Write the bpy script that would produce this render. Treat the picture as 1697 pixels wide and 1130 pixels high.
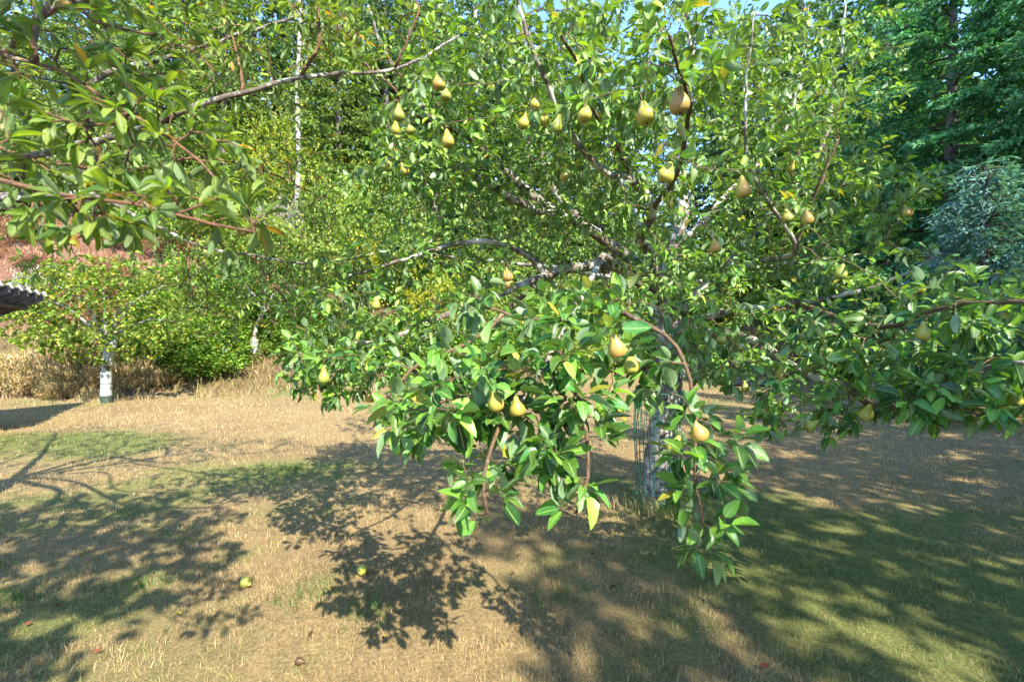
import bpy, math, random
import numpy as np
from mathutils import Matrix, Vector

for _o in list(bpy.data.objects):
    bpy.data.objects.remove(_o)
scene = bpy.context.scene
C = scene.collection
rng = np.random.default_rng(7)
random.seed(7)

# ------------------------------------------------------------------ camera
CAMZ, FPX, CX, CY = 1.5, 801.0, 848.5, 565.0
cam_d = bpy.data.cameras.new('camera')
cam = bpy.data.objects.new('camera', cam_d)
C.objects.link(cam)
cam.location = (0, 0, CAMZ)
cam.rotation_euler = (math.radians(90), 0, 0)
cam_d.sensor_width = 36
cam_d.lens = FPX / 1697 * 36
cam_d.clip_start = 0.05
cam_d.clip_end = 3000
cam_d.dof.use_dof = True
cam_d.dof.focus_distance = 3.2
cam_d.dof.aperture_fstop = 5.0
scene.camera = cam

# ------------------------------------------------------------------ sky, sun, exposure
SUN_EL = math.radians(41)
SUN_H = np.array([0.47, -0.88]); SUN_H /= np.linalg.norm(SUN_H)
world = bpy.data.worlds.new('World')
scene.world = world
world.use_nodes = True
wn = world.node_tree.nodes
wn.clear()
sky = wn.new('ShaderNodeTexSky')
sky.sky_type = 'NISHITA'
sky.sun_disc = False
sky.ozone_density = 6.0
sky.dust_density = 0.3
sky.altitude = 400
sky.sun_elevation = SUN_EL
sky.sun_rotation = math.atan2(SUN_H[0], SUN_H[1])
bg = wn.new('ShaderNodeBackground')
bg.inputs['Strength'].default_value = 0.15
wo = wn.new('ShaderNodeOutputWorld')
world.node_tree.links.new(sky.outputs[0], bg.inputs[0])
world.node_tree.links.new(bg.outputs[0], wo.inputs[0])
sun_d = bpy.data.lights.new('sun', 'SUN')
sun_d.energy = 3.2
sun_d.angle = math.radians(0.55)
sun_d.color = (1.0, 0.93, 0.80)
sun = bpy.data.objects.new('sun', sun_d)
C.objects.link(sun)
_sd = Vector((SUN_H[0] * math.cos(SUN_EL), SUN_H[1] * math.cos(SUN_EL), math.sin(SUN_EL)))
sun.rotation_euler = _sd.to_track_quat('Z', 'Y').to_euler()
sun.location = (6, -12, 20)
scene.view_settings.view_transform = 'Standard'
scene.view_settings.look = 'None'
scene.view_settings.exposure = 2.3
scene.view_settings.gamma = 1
scene.render.engine = 'CYCLES'
scene.cycles.max_bounces = 6
scene.cycles.diffuse_bounces = 4
scene.cycles.glossy_bounces = 2
scene.cycles.transmission_bounces = 4


# ------------------------------------------------------------------ helpers
def A(*v):
    return np.array(v, dtype=float)


def px(x, y, d):
    """photo pixel + distance along the view -> world point"""
    return A((x - CX) / FPX * d, d, CAMZ - (y - CY) / FPX * d)


def nrm(v):
    return v / np.maximum(np.linalg.norm(v, axis=-1, keepdims=True), 1e-9)


def _hash(ix, iy, s):
    h = (ix * 374761393 + iy * 668265263 + s * 982451653) & 0x7fffffff
    h = ((h ^ (h >> 13)) * 1274126177) & 0x7fffffff
    return ((h ^ (h >> 16)) & 0xffff) / 65535.0


def noise(x, y, s=0):
    x = np.asarray(x, float); y = np.asarray(y, float)
    ix = np.floor(x).astype(np.int64); iy = np.floor(y).astype(np.int64)
    fx = x - ix; fy = y - iy
    fx = fx * fx * (3 - 2 * fx); fy = fy * fy * (3 - 2 * fy)
    a = _hash(ix, iy, s); b = _hash(ix + 1, iy, s)
    c = _hash(ix, iy + 1, s); d = _hash(ix + 1, iy + 1, s)
    return (a * (1 - fx) + b * fx) * (1 - fy) + (c * (1 - fx) + d * fx) * fy


def sstep(a, b, x):
    t = np.clip((x - a) / (b - a), 0, 1)
    return t * t * (3 - 2 * t)


def lawn_edge(x):
    """distance at which the mown lawn ends and the slope begins"""
    x = np.asarray(x, float)
    return 13.2 + 3.6 * sstep(-9, -2, x) + 8 * sstep(0, 5, x) - 9.5 * sstep(6, 13, x)


def H(x, y):
    x = np.asarray(x, float); y = np.asarray(y, float)
    yb = lawn_edge(x)
    slope = 1.02 - 0.5 * sstep(-9, -1, x) - 0.2 * sstep(2, 10, x)
    t = np.maximum(y - yb, 0)
    rise = slope * t * t / (t + 2.0)
    rise = 17 * (1 - np.exp(-rise / 17))
    u = 0.10 * (noise(x * .35, y * .35, 3) - .5) + 0.05 * (noise(x * 1.1, y * 1.1, 4) - .5)
    bump = 0.6 * (noise(x * .4, y * .4, 5) - .5) * sstep(0, 4, t)
    return rise + u * sstep(1.0, 3.0, np.hypot(x, y)) * 0.8 + bump


def Hs(x, y):
    return float(H(x, y))


def tag(o, label=None, cat=None, group=None, kind=None):
    if label: o['label'] = label
    if cat: o['category'] = cat
    if group: o['group'] = group
    if kind: o['kind'] = kind
    return o


def empty(name, loc, label=None, cat=None, group=None):
    o = bpy.data.objects.new(name, None)
    o.empty_display_size = 0.1
    C.objects.link(o)
    o.location = tuple(float(v) for v in loc)
    return tag(o, label, cat, group)


def mesh(name, V, T, mat, col=None, smooth=False):
    V = np.asarray(V, np.float32); T = np.asarray(T, np.int32)
    me = bpy.data.meshes.new(name)
    k = T.shape[1]
    me.vertices.add(len(V)); me.vertices.foreach_set('co', V.ravel())
    me.loops.add(T.size); me.loops.foreach_set('vertex_index', T.ravel())
    me.polygons.add(len(T))
    me.polygons.foreach_set('loop_start', np.arange(0, T.size, k, dtype=np.int32))
    if smooth:
        me.polygons.foreach_set('use_smooth', np.ones(len(T), bool))
    if col is not None:
        c = np.ones((len(V), 4), np.float32)
        c[:, :col.shape[1]] = col
        at = me.color_attributes.new('Col', 'FLOAT_COLOR', 'POINT')
        at.data.foreach_set('color', c.ravel())
    me.update(calc_edges=True)
    if mat is not None:
        me.materials.append(mat)
    return me


def obj(name, me, parent=None, loc=None):
    o = bpy.data.objects.new(name, me)
    C.objects.link(o)
    if parent is not None: o.parent = parent
    if loc is not None: o.location = tuple(float(v) for v in loc)
    return o


def mk(name, V, T, mat, parent=None, col=None, smooth=False, kind=None):
    """mesh object given in world coordinates; under a parent Empty the base is subtracted"""
    V = np.asarray(V, float)
    if parent is not None:
        V = V - np.array(parent.location)
    o = obj(name, mesh(name, V, T, mat, col, smooth), parent)
    if kind: o['kind'] = kind
    return o


def cat_vt(parts):
    Vs, Ts, Cs, n = [], [], [], 0
    for p in parts:
        Vs.append(p[0]); Ts.append(p[1] + n); n += len(p[0])
        if len(p) > 2: Cs.append(p[2])
    return (np.concatenate(Vs), np.concatenate(Ts)) + ((np.concatenate(Cs),) if Cs else ())


def tube(P, R, sides=6, cap=True):
    """triangulated tube along polyline P with radii R"""
    P = np.asarray(P, float); R = np.broadcast_to(np.asarray(R, float), (len(P),))
    n = len(P)
    t = np.empty_like(P)
    t[1:-1] = P[2:] - P[:-2]; t[0] = P[1] - P[0]; t[-1] = P[-1] - P[-2]
    t = nrm(t)
    ref = A(0, 0, 1) if abs(t[0, 2]) < .9 else A(1, 0, 0)
    u = np.empty_like(P)
    u[0] = nrm(np.cross(t[0], ref))
    for i in range(1, n):
        w = u[i - 1] - t[i] * np.dot(u[i - 1], t[i])
        u[i] = w / max(np.linalg.norm(w), 1e-9)
    v = np.cross(t, u)
    a = np.arange(sides) / sides * 2 * np.pi
    V = P[:, None] + R[:, None, None] * (np.cos(a)[None, :, None] * u[:, None] + np.sin(a)[None, :, None] * v[:, None])
    V = V.reshape(-1, 3)
    i = np.arange(n - 1)[:, None] * sides
    j = np.arange(sides)[None]; j2 = (j + 1) % sides
    a0 = (i + j).ravel(); a1 = (i + j2).ravel(); b0 = a0 + sides; b1 = a1 + sides
    T = np.concatenate([np.stack([a0, a1, b1], 1), np.stack([a0, b1, b0], 1)])
    if cap:
        c = np.arange(1, sides - 1)
        T = np.concatenate([T, np.stack([np.zeros_like(c), c + 1, c], 1),
                            np.stack([np.zeros_like(c), c, c + 1], 1) + (n - 1) * sides])
    return V, T


def box(c, s, rot=None):
    c = A(*c); s = A(*s) / 2
    V = np.array([[x, y, z] for x in (-1, 1) for y in (-1, 1) for z in (-1, 1)]) * s
    if rot is not None: V = V @ np.asarray(rot).T
    Q = [(0, 1, 3, 2), (4, 6, 7, 5), (0, 4, 5, 1), (2, 3, 7, 6), (0, 2, 6, 4), (1, 5, 7, 3)]
    T = np.array([t for q in Q for t in ((q[0], q[1], q[2]), (q[0], q[2], q[3]))])
    return V + c, T


def resample(P, step):
    P = np.asarray(P, float)
    # Catmull-Rom through the points, then even steps
    Q = np.vstack([2 * P[0] - P[1], P, 2 * P[-1] - P[-2]])
    out = []
    for i in range(1, len(Q) - 2):
        p0, p1, p2, p3 = Q[i - 1], Q[i], Q[i + 1], Q[i + 2]
        for t in np.linspace(0, 1, 12, endpoint=False):
            out.append(.5 * (2 * p1 + (p2 - p0) * t + (2 * p0 - 5 * p1 + 4 * p2 - p3) * t * t + (3 * p1 - p0 - 3 * p2 + p3) * t ** 3))
    out.append(Q[-2]); out = np.array(out)
    s = np.r_[0, np.cumsum(np.linalg.norm(np.diff(out, axis=0), axis=1))]
    n = max(3, int(round(s[-1] / step)) + 1)
    q = np.linspace(0, s[-1], n)
    return np.stack([np.interp(q, s, out[:, k]) for k in range(3)], 1)


# ------------------------------------------------------------------ materials
def new_mat(name):
    m = bpy.data.materials.new(name); m.use_nodes = True
    nt = m.node_tree; nt.nodes.clear()
    return m, nt, nt.nodes.new, nt.links.new


def ramp(nt, stops, fac=None):
    r = nt.nodes.new('ShaderNodeValToRGB')
    e = r.color_ramp.elements
    while len(e) < len(stops): e.new(0.5)
    for el, (p, c) in zip(e, stops):
        el.position = p; el.color = (*c, 1)
    if fac is not None: nt.links.new(fac, r.inputs[0])
    return r


def mixc(nt, a, b, fac, mode='MIX'):
    n = nt.nodes.new('ShaderNodeMix'); n.data_type = 'RGBA'; n.blend_type = mode
    for s, v in ((6, a), (7, b)):
        if isinstance(v, tuple): n.inputs[s].default_value = (*v, 1)
        else: nt.links.new(v, n.inputs[s])
    if isinstance(fac, (int, float)): n.inputs[0].default_value = fac
    else: nt.links.new(fac, n.inputs[0])
    return n.outputs[2]


def tex_noise(nt, scale, detail=4, rough=.6, obj_space=True):
    tc = nt.nodes.new('ShaderNodeTexCoord')
    n = nt.nodes.new('ShaderNodeTexNoise')
    n.inputs['Scale'].default_value = scale
    n.inputs['Detail'].default_value = detail
    n.inputs['Roughness'].default_value = rough
    nt.links.new(tc.outputs['Object'], n.inputs['Vector'])
    return n


def leaf_mat(name, trans=.35, rough=.38, spec=.5, midrib=None, under=None, trans_tint=(1.5, 1.5, .35), hue_noise=6.0, spots=False):
    m, nt, N, L = new_mat(name)
    at = N('ShaderNodeAttribute'); at.attribute_name = 'Col'
    col = at.outputs['Color']
    nz = tex_noise(nt, hue_noise, 3)
    r = ramp(nt, [(.3, (.72, .74, .72)), (.7, (1.2, 1.18, 1.1))], nz.outputs['Fac'])
    col = mixc(nt, col, r.outputs[0], 1.0, 'MULTIPLY')
    if midrib:
        mr = N('ShaderNodeMapRange')
        L(at.outputs['Alpha'], mr.inputs[0])
        mr.inputs[1].default_value = .03; mr.inputs[2].default_value = .13
        mr.inputs[3].default_value = .75; mr.inputs[4].default_value = 0
        col = mixc(nt, col, midrib, mr.outputs[0])
    if spots:
        sn = tex_noise(nt, 75, 2, .5)
        sf = ramp(nt, [(.66, (0, 0, 0)), (.72, (.85, .85, .85))], sn.outputs['Fac'])
        col = mixc(nt, col, (.16, .085, .03), sf.outputs[0])
    top = col
    if under:
        geo = N('ShaderNodeNewGeometry')
        und = mixc(nt, col, under, .55)
        col = mixc(nt, top, und, geo.outputs['Backfacing'])
    p = N('ShaderNodeBsdfPrincipled')
    L(col, p.inputs['Base Color'])
    rn = tex_noise(nt, 22, 3)
    rr_ = N('ShaderNodeMapRange'); L(rn.outputs['Fac'], rr_.inputs[0])
    rr_.inputs[1].default_value = .3; rr_.inputs[2].default_value = .7
    rr_.inputs[3].default_value = rough; rr_.inputs[4].default_value = min(.95, rough + .3)
    L(rr_.outputs[0], p.inputs['Roughness'])
    p.inputs['Specular IOR Level'].default_value = spec
    tr = N('ShaderNodeBsdfTranslucent')
    tc = mixc(nt, top, trans_tint, 1.0, 'MULTIPLY')
    L(tc, tr.inputs[0])
    mx = N('ShaderNodeMixShader'); mx.inputs[0].default_value = trans
    L(p.outputs[0], mx.inputs[1]); L(tr.outputs[0], mx.inputs[2])
    o = N('ShaderNodeOutputMaterial'); L(mx.outputs[0], o.inputs[0])
    return m


def bark_mat(name, dark, mid, pale, scale=14, lich=.56, rough=.9):
    m, nt, N, L = new_mat(name)
    n1 = tex_noise(nt, scale * 2.2, 6, .7)
    n2 = tex_noise(nt, scale * .7, 5, .75)
    c = ramp(nt, [(.3, dark), (.62, mid)], n1.outputs['Fac']).outputs[0]
    f = ramp(nt, [(lich - .05, (0, 0, 0)), (lich + .06, (1, 1, 1))], n2.outputs['Fac'])
    c = mixc(nt, c, pale, f.outputs[0])
    p = N('ShaderNodeBsdfPrincipled')
    L(c, p.inputs['Base Color'])
    p.inputs['Roughness'].default_value = rough
    p.inputs['Specular IOR Level'].default_value = .2
    b = N('ShaderNodeBump'); b.inputs['Strength'].default_value = .7; b.inputs['Distance'].default_value = .012
    L(n1.outputs['Fac'], b.inputs['Height']); L(b.outputs[0], p.inputs['Normal'])
    o = N('ShaderNodeOutputMaterial'); L(p.outputs[0], o.inputs[0])
    return m


def plain_mat(name, col, rough=.6, metal=0.0, var=.25, scale=20, spec=.4):
    m, nt, N, L = new_mat(name)
    n = tex_noise(nt, scale, 5, .65)
    lo = tuple(c * (1 - var) for c in col); hi = tuple(min(1, c * (1 + var)) for c in col)
    c = ramp(nt, [(.3, lo), (.7, hi)], n.outputs['Fac']).outputs[0]
    p = N('ShaderNodeBsdfPrincipled')
    L(c, p.inputs['Base Color'])
    p.inputs['Roughness'].default_value = rough
    p.inputs['Metallic'].default_value = metal
    p.inputs['Specular IOR Level'].default_value = spec
    o = N('ShaderNodeOutputMaterial'); L(p.outputs[0], o.inputs[0])
    return m


def pear_mat(name, base, warm, blush, blush_amt, speck):
    m, nt, N, L = new_mat(name)
    n1 = tex_noise(nt, 28, 4)
    c = ramp(nt, [(.35, base), (.7, warm)], n1.outputs['Fac']).outputs[0]
    tc = N('ShaderNodeTexCoord')
    sp = N('ShaderNodeSeparateXYZ'); L(tc.outputs['Object'], sp.inputs[0])
    n2 = tex_noise(nt, 34, 3)
    ad = N('ShaderNodeMath'); ad.operation = 'MULTIPLY_ADD'
    L(n2.outputs['Fac'], ad.inputs[0]); ad.inputs[1].default_value = .05; L(sp.outputs['X'], ad.inputs[2])
    mr = N('ShaderNodeMapRange'); L(ad.outputs[0], mr.inputs[0])
    mr.inputs[1].default_value = .030; mr.inputs[2].default_value = .062
    mr.inputs[3].default_value = 0; mr.inputs[4].default_value = blush_amt
    c = mixc(nt, c, blush, mr.outputs[0])
    vo = N('ShaderNodeTexVoronoi'); vo.inputs['Scale'].default_value = 330
    L(tc.outputs['Object'], vo.inputs['Vector'])
    f = ramp(nt, [(.12, (speck,) * 3), (.25, (0, 0, 0))], vo.outputs['Distance'])
    c = mixc(nt, c, (.16, .10, .03), f.outputs[0])
    p = N('ShaderNodeBsdfPrincipled')
    L(c, p.inputs['Base Color'])
    p.inputs['Roughness'].default_value = .42
    p.inputs['Specular IOR Level'].default_value = .4
    o = N('ShaderNodeOutputMaterial'); L(p.outputs[0], o.inputs[0])
    return m


M = {}
M['pear_leaf'] = leaf_mat('pear_leaf', .30, .32, .55, midrib=(.30, .42, .12), under=(.30, .42, .25), spots=True)
M['plum_leaf'] = leaf_mat('plum_leaf', .40, .42, .45, midrib=(.34, .40, .10), under=(.26, .36, .18), spots=True)
M['far_leaf'] = leaf_mat('far_leaf', .35, .5, .3)
M['fir_needle'] = leaf_mat('fir_needle', .22, .6, .25, hue_noise=1.2)
M['grass'] = leaf_mat('grass_blade', .30, .6, .25, trans_tint=(1.2, 1.15, .8), hue_noise=3)
M['dry'] = leaf_mat('dry_stalk', .2, .8, .15, trans_tint=(1.1, 1, .8), hue_noise=3)
M['pear_bark'] = bark_mat('pear_bark', (.05, .038, .03), (.19, .155, .12), (.44, .42, .36), 11, .52)
M['pear_twig'] = bark_mat('pear_twig', (.06, .038, .026), (.17, .11, .065), (.30, .25, .17), 30, .62)
M['plum_bark'] = bark_mat('plum_bark', (.045, .035, .03), (.15, .125, .105), (.46, .44, .39), 16, .55)
M['plum_twig'] = bark_mat('plum_twig', (.06, .035, .025), (.20, .11, .06), (.30, .22, .14), 30, .62)
M['fir_bark'] = bark_mat('fir_bark', (.05, .04, .035), (.16, .135, .12), (.28, .27, .25), 5, .6)
M['snag_wood'] = bark_mat('snag_wood', (.13, .11, .10), (.30, .27, .25), (.36, .34, .32), 9, .58)
M['dark_wood'] = bark_mat('dark_wood', (.03, .024, .02), (.10, .075, .055), (.16, .14, .11), 8, .62)
M['wire'] = plain_mat('green_coated_wire', (.015, .15, .10), .45, .0, .6, 40)
M['rust_wire'] = plain_mat('weathered_wire', (.07, .075, .065), .6, .2, .4, 40)
M['guard'] = plain_mat('white_plastic_guard', (.30, .32, .29), .5, 0, .12, 9)
M['guard_band'] = plain_mat('black_band', (.02, .022, .02), .6)
M['guard_base'] = plain_mat('dark_guard_base', (.03, .045, .03), .8)
M['roof_metal'] = plain_mat('grey_roof_metal', (.36, .36, .33), .5, .3, .2, 3)
M['roof_edge'] = plain_mat('white_roof_edge', (.78, .8, .82), .4, .1, .08, 6)
M['wall_paint'] = plain_mat('pale_wall_paint', (.45, .47, .5), .7, 0, .12, 4)
M['stem'] = plain_mat('pear_stalk', (.16, .10, .045), .8)
M['calyx'] = plain_mat('dark_calyx', (.05, .03, .015), .9)
M['tarp'] = plain_mat('grey_tarp', (.12, .12, .12), .5, 0, .4, 5)
M['brown_leaf'] = leaf_mat('brown_leaf', .15, .7, .2, trans_tint=(1.1, .8, .5), hue_noise=30)
M['apple'] = plain_mat('yellow_apple_skin', (.46, .37, .05), .4, 0, .25, 20)
M['pear_green'] = pear_mat('pear_skin_green', (.19, .24, .04), (.28, .29, .055), (.34, .24, .05), .45, .7)
M['pear_yellow'] = pear_mat('pear_skin_yellow', (.27, .27, .045), (.40, .35, .06), (.42, .22, .05), .5, .7)
M['pear_blush'] = pear_mat('pear_skin_blush', (.30, .28, .055), (.40, .34, .07), (.42, .15, .05), .6, .6)
M['pear_russet'] = pear_mat('pear_skin_russet', (.26, .22, .055), (.34, .25, .07), (.34, .17, .06), .7, .9)
M['pear_rot'] = pear_mat('pear_skin_rotten', (.05, .03, .015), (.09, .05, .02), (.1, .04, .02), .7, .9)

# ground
m, nt, N, L = new_mat('ground')
M['ground'] = m
at = N('ShaderNodeAttribute'); at.attribute_name = 'Col'
n1 = tex_noise(nt, 55, 8, .75); n2 = tex_noise(nt, 9, 6, .7)
r1 = ramp(nt, [(.28, (.30, .27, .24)), (.48, (.85, .82, .78)), (.7, (1.35, 1.3, 1.2))], n1.outputs['Fac'])
r2 = ramp(nt, [(.3, (.7, .72, .7)), (.7, (1.15, 1.12, 1.1))], n2.outputs['Fac'])
c = mixc(nt, at.outputs['Color'], r1.outputs[0], 1.0, 'MULTIPLY')
c = mixc(nt, c, r2.outputs[0], 1.0, 'MULTIPLY')
p = N('ShaderNodeBsdfPrincipled'); L(c, p.inputs['Base Color'])
p.inputs['Roughness'].default_value = .95; p.inputs['Specular IOR Level'].default_value = .1
b = N('ShaderNodeBump'); b.inputs['Strength'].default_value = .8; b.inputs['Distance'].default_value = .02
L(n1.outputs['Fac'], b.inputs['Height']); L(b.outputs[0], p.inputs['Normal'])
o = N('ShaderNodeOutputMaterial'); L(p.outputs[0], o.inputs[0])


# ------------------------------------------------------------------ ground
def greenness(x, y):
    """how green the dry lawn is (moss and watered patches), 0..1"""
    x = np.asarray(x, float); y = np.asarray(y, float)
    g = .55 * (noise(x * .9, y * .9, 11) - .45) + .45 * (noise(x * 2.7, y * 2.7, 12) - .5)
    def spot(cx, cy, rx, ry, k):
        return k * np.exp(-((x - cx) / rx) ** 2 - ((y - cy) / ry) ** 2)
    g = g + spot(2.1, 3.5, 1.6, 1.5, .70) + spot(-7.2, 7.3, 2.0, .55, 1.5) + spot(-5.8, 6.6, .8, .5, .6)
    g = g + spot(-2.6, 5.6, .9, .4, .7) + spot(-2.0, 2.6, 1.6, .7, .15) + spot(3.2, 2.4, 1.2, .8, .3)
    g = g - spot(-.3, 3.8, 1.0, 1.0, .5) - spot(3.5, 5.5, 1.2, 1.3, .45) - spot(-4, 9.5, 4, 2.5, .5)
    g = g + spot(-2.8, 2.4, 2.0, 1.2, .12) + spot(3.2, 3.2, 2.4, 2.2, .22)
    g = g * 1.3 + .1 + .55 * (noise(x * 6.3, y * 6.3, 13) - .5) + .45 * (noise(x * 16, y * 16, 14) - .5)
    return sstep(.08, .78, g)


def lawn_col(x, y):
    g = greenness(x, y)[:, None]
    w = noise(np.asarray(x) * 1.7, np.asarray(y) * 1.7, 21)[:, None]
    straw = A(.40, .30, .15) * (1 - w) + A(.31, .225, .115) * w
    green = A(.20, .22, .075)
    return straw * (1 - g) + green * g


ax = np.sinh(np.linspace(-1, 1, 221) * 5.2) / np.sinh(5.2) * 450
gx, gy = np.meshgrid(ax, ax + 8, indexing='ij')
gx = gx.ravel(); gy = gy.ravel()
gz = H(gx, gy)
n = len(ax)
i, j = np.meshgrid(np.arange(n - 1), np.arange(n - 1), indexing='ij')
q = (i * n + j).ravel()
T = np.concatenate([np.stack([q, q + n, q + n + 1], 1), np.stack([q, q + n + 1, q + 1], 1)])
gc = lawn_col(gx, gy) * .8
t = (gy - lawn_edge(gx))[:, None]
hillw = sstep(-.3, 1.2, t)
red = (sstep(-7, -11, gx) * sstep(2.5, 5, gy - lawn_edge(gx)))[:, None]
hcol = A(.19, .105, .07) * red + A(.14, .10, .055) * (1 - red)
gc = gc * (1 - hillw) + hcol * hillw
ground = obj('ground', mesh('ground', np.stack([gx, gy, gz], 1), T, M['ground'], gc, True))
tag(ground, 'sloping ground of dry lawn rising to a brushy hillside', 'ground', kind='structure')


# ------------------------------------------------------------------ leaf templates and instancing
def leaf_templates(K, w, stations, fold=(.25, .6), curl=(-.05, .45), wave=.03, petiole=.35, tipsharp=.8, basepow=.55, seed=1):
    r = np.random.default_rng(seed)
    out = []
    for _ in range(K):
        f = r.uniform(*fold); cu = r.uniform(*curl); tw = r.uniform(-.25, .25); bend = r.uniform(-.12, .12)
        V = [(0, -petiole, petiole * .15), (.018, -petiole, petiole * .15), (0, 0, 0)]
        al = [0, 0, 0]
        for t in stations:
            hw = w * (t ** basepow) * ((1 - t) ** tipsharp) * 2.35 * r.uniform(.94, 1.06)
            zm = -cu * t * t
            xm = bend * t * t
            ze = zm + f * hw
            V += [(xm - hw, t, ze + tw * hw + r.uniform(-wave, wave)), (xm, t, zm), (xm + hw, t, ze - tw * hw + r.uniform(-wave, wave))]
            al += [1, 0, 1]
        V.append((bend, 1, -cu)); al.append(.12)
        out.append(V)
    S = len(stations)
    T = [(0, 1, 2)]
    b = 3
    T += [(2, b + 1, b), (2, b + 2, b + 1)]
    for s in range(S - 1):
        c0 = b + 3 * s; c1 = c0 + 3
        T += [(c0, c0 + 1, c1 + 1), (c0, c1 + 1, c1), (c0 + 1, c0 + 2, c1 + 2), (c0 + 1, c1 + 2, c1 + 1)]
    e = b + 3 * (S - 1); tip = b + 3 * S
    T += [(e, e + 1, tip), (e + 1, e + 2, tip)]
    return np.array(out, float), np.array(T), np.array(al, float)


TPL_PEAR = leaf_templates(14, .28, (.10, .34, .62, .86), fold=(.2, .9), curl=(-.15, .6), wave=.05, seed=3)
TPL_PLUM = leaf_templates(14, .175, (.14, .40, .66, .86), fold=(.2, .9), curl=(-.1, .6), petiole=.14, basepow=.75, tipsharp=.6, seed=5)
TPL_PEAR_LO = leaf_templates(8, .28, (.22, .66), fold=(.2, .9), curl=(-.15, .6), seed=8)
TPL_PLUM_LO = leaf_templates(8, .20, (.25, .68), petiole=.12, basepow=.75, tipsharp=.6, seed=9)
_k = np.array([[(-.5, .45, .06), (0, 0, 0), (.5, .45, .06), (0, 1, -.12)]], float)
TPL_KITE = (_k, np.array([(0, 1, 3), (1, 2, 3)]), np.array([1, .3, 1, .3]))


def frames(d, n):
    Y = nrm(d)
    Z = n - Y * np.sum(n * Y, axis=1, keepdims=True)
    Z = nrm(Z)
    X = np.cross(Y, Z)
    return X, Y, Z


def inst(tpl, pos, d, n, s, col, width=1.0, r=rng):
    K, T, al = tpl
    N_ = len(pos)
    X, Y, Z = frames(d, n)
    idx = r.integers(0, len(K), N_)
    t = K[idx]
    s = np.broadcast_to(np.asarray(s, float), (N_,))
    wd = np.broadcast_to(np.asarray(width, float), (N_,))
    V = pos[:, None] + s[:, None, None] * (t[..., 0:1] * wd[:, None, None] * X[:, None] + t[..., 1:2] * Y[:, None] + t[..., 2:3] * Z[:, None])
    nv = K.shape[1]
    Tt = (T[None] + (np.arange(N_) * nv)[:, None, None]).reshape(-1, 3)
    cc = np.empty((N_, nv, 4))
    cc[..., :3] = col[:, None, :]
    cc[..., 3] = al[None]
    return V.reshape(-1, 3), Tt, cc.reshape(-1, 4)


# ------------------------------------------------------------------ tree skeletons
class Skel:
    def __init__(s):
        s.P = np.zeros((90000, 3)); s.par = np.full(90000, -1, int); s.n = 0
        s.chains = []          # (node ids incl. start node, is_limb, hand radii)
        s.hand = np.zeros(90000)

    def add(s, pts, start=-1, limb=False, radii=None):
        k = len(pts)
        ids = np.arange(s.n, s.n + k)
        s.P[ids] = pts
        s.par[ids[1:]] = ids[:-1]
        s.par[ids[0]] = start
        if radii is not None: s.hand[ids] = radii
        s.n += k
        s.chains.append((np.r_[start, ids] if start >= 0 else ids, limb))
        return ids

    def limb(s, pts, r0, r1, rg, step=.06, wob=.012):
        """hand-placed limb; it starts at the nearest node of what is already there"""
        pts = np.array(pts, float)
        start = -1
        if s.n:
            d = np.linalg.norm(s.P[:s.n] - pts[0], axis=1)
            start = int(np.argmin(d))
            pts[0] = s.P[start]
        Q = resample(pts, step)
        w = np.cumsum(rg.normal(0, wob * .35, Q.shape), axis=0)
        w -= np.linspace(0, 1, len(Q))[:, None] * w[-1]
        Q = Q + w
        rad = np.linspace(r0, r1, len(Q))
        rad = rad * rg.uniform(.92, 1.1, len(Q))
        if start >= 0: Q = Q[1:]; rad = rad[1:]
        return s.add(Q, start, True, rad)

    def grow(s, T, rg, step=.055, lift=.25, pen=.35, maxlen=1.6):
        T = np.asarray(T, float)
        d0 = np.array([np.min(np.sum((s.P[:s.n] - t) ** 2, axis=1)) for t in T])
        depth = np.zeros(90000)
        tips = []
        for k in np.argsort(d0):
            t = T[k]
            D = np.linalg.norm(s.P[:s.n] - t, axis=1) + pen * depth[:s.n] * .3
            a = int(np.argmin(D))
            p = s.P[a]; L_ = np.linalg.norm(t - p)
            if L_ < .03: continue
            pa = s.par[a]
            tg = nrm(p - s.P[pa]) if pa >= 0 else A(0, 0, 1)
            c = p + L_ * (.28 * tg + .22 * (t - p) / L_) + A(0, 0, lift * L_ * rg.uniform(0, 1)) + rg.normal(0, .07 * L_, 3)
            m_ = max(2, int(L_ / step))
            u = np.linspace(0, 1, m_ + 1)[1:, None]
            Q = (1 - u) ** 2 * p + 2 * u * (1 - u) * c + u * u * t
            Q = Q + rg.normal(0, .004, Q.shape)
            ids = s.add(Q, a)
            depth[ids] = depth[a] + np.linalg.norm(np.diff(np.vstack([p, Q]), axis=0), axis=1).cumsum()
            tips.append(len(s.chains) - 1)
        return tips

    def radii(s, tip=.0017, e=2.35):
        acc = np.zeros(s.n)
        has = np.zeros(s.n, bool)
        for i in range(s.n - 1, -1, -1):
            if not has[i]: acc[i] = tip ** e
            p_ = s.par[i]
            if p_ >= 0:
                acc[p_] += acc[i] * 1.004; has[p_] = True
        r = acc ** (1 / e)
        h = s.hand[:s.n]
        s.R = np.where(h > 0, h, np.minimum(r, .02))
        return s.R


def ellipsoid_pts(px_, py_, d, rx, ry, rd, n, rg, shell=.0):
    """points in an ellipsoid of foliage around a point seen at (px,py), d metres away"""
    c = px(px_, py_, d)
    u = nrm(rg.normal(0, 1, (n, 3))) * (rg.uniform(shell ** 3, 1, (n, 1)) ** (1 / 3))
    return c + u * A(rx / FPX * d, rd, ry / FPX * d)


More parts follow.
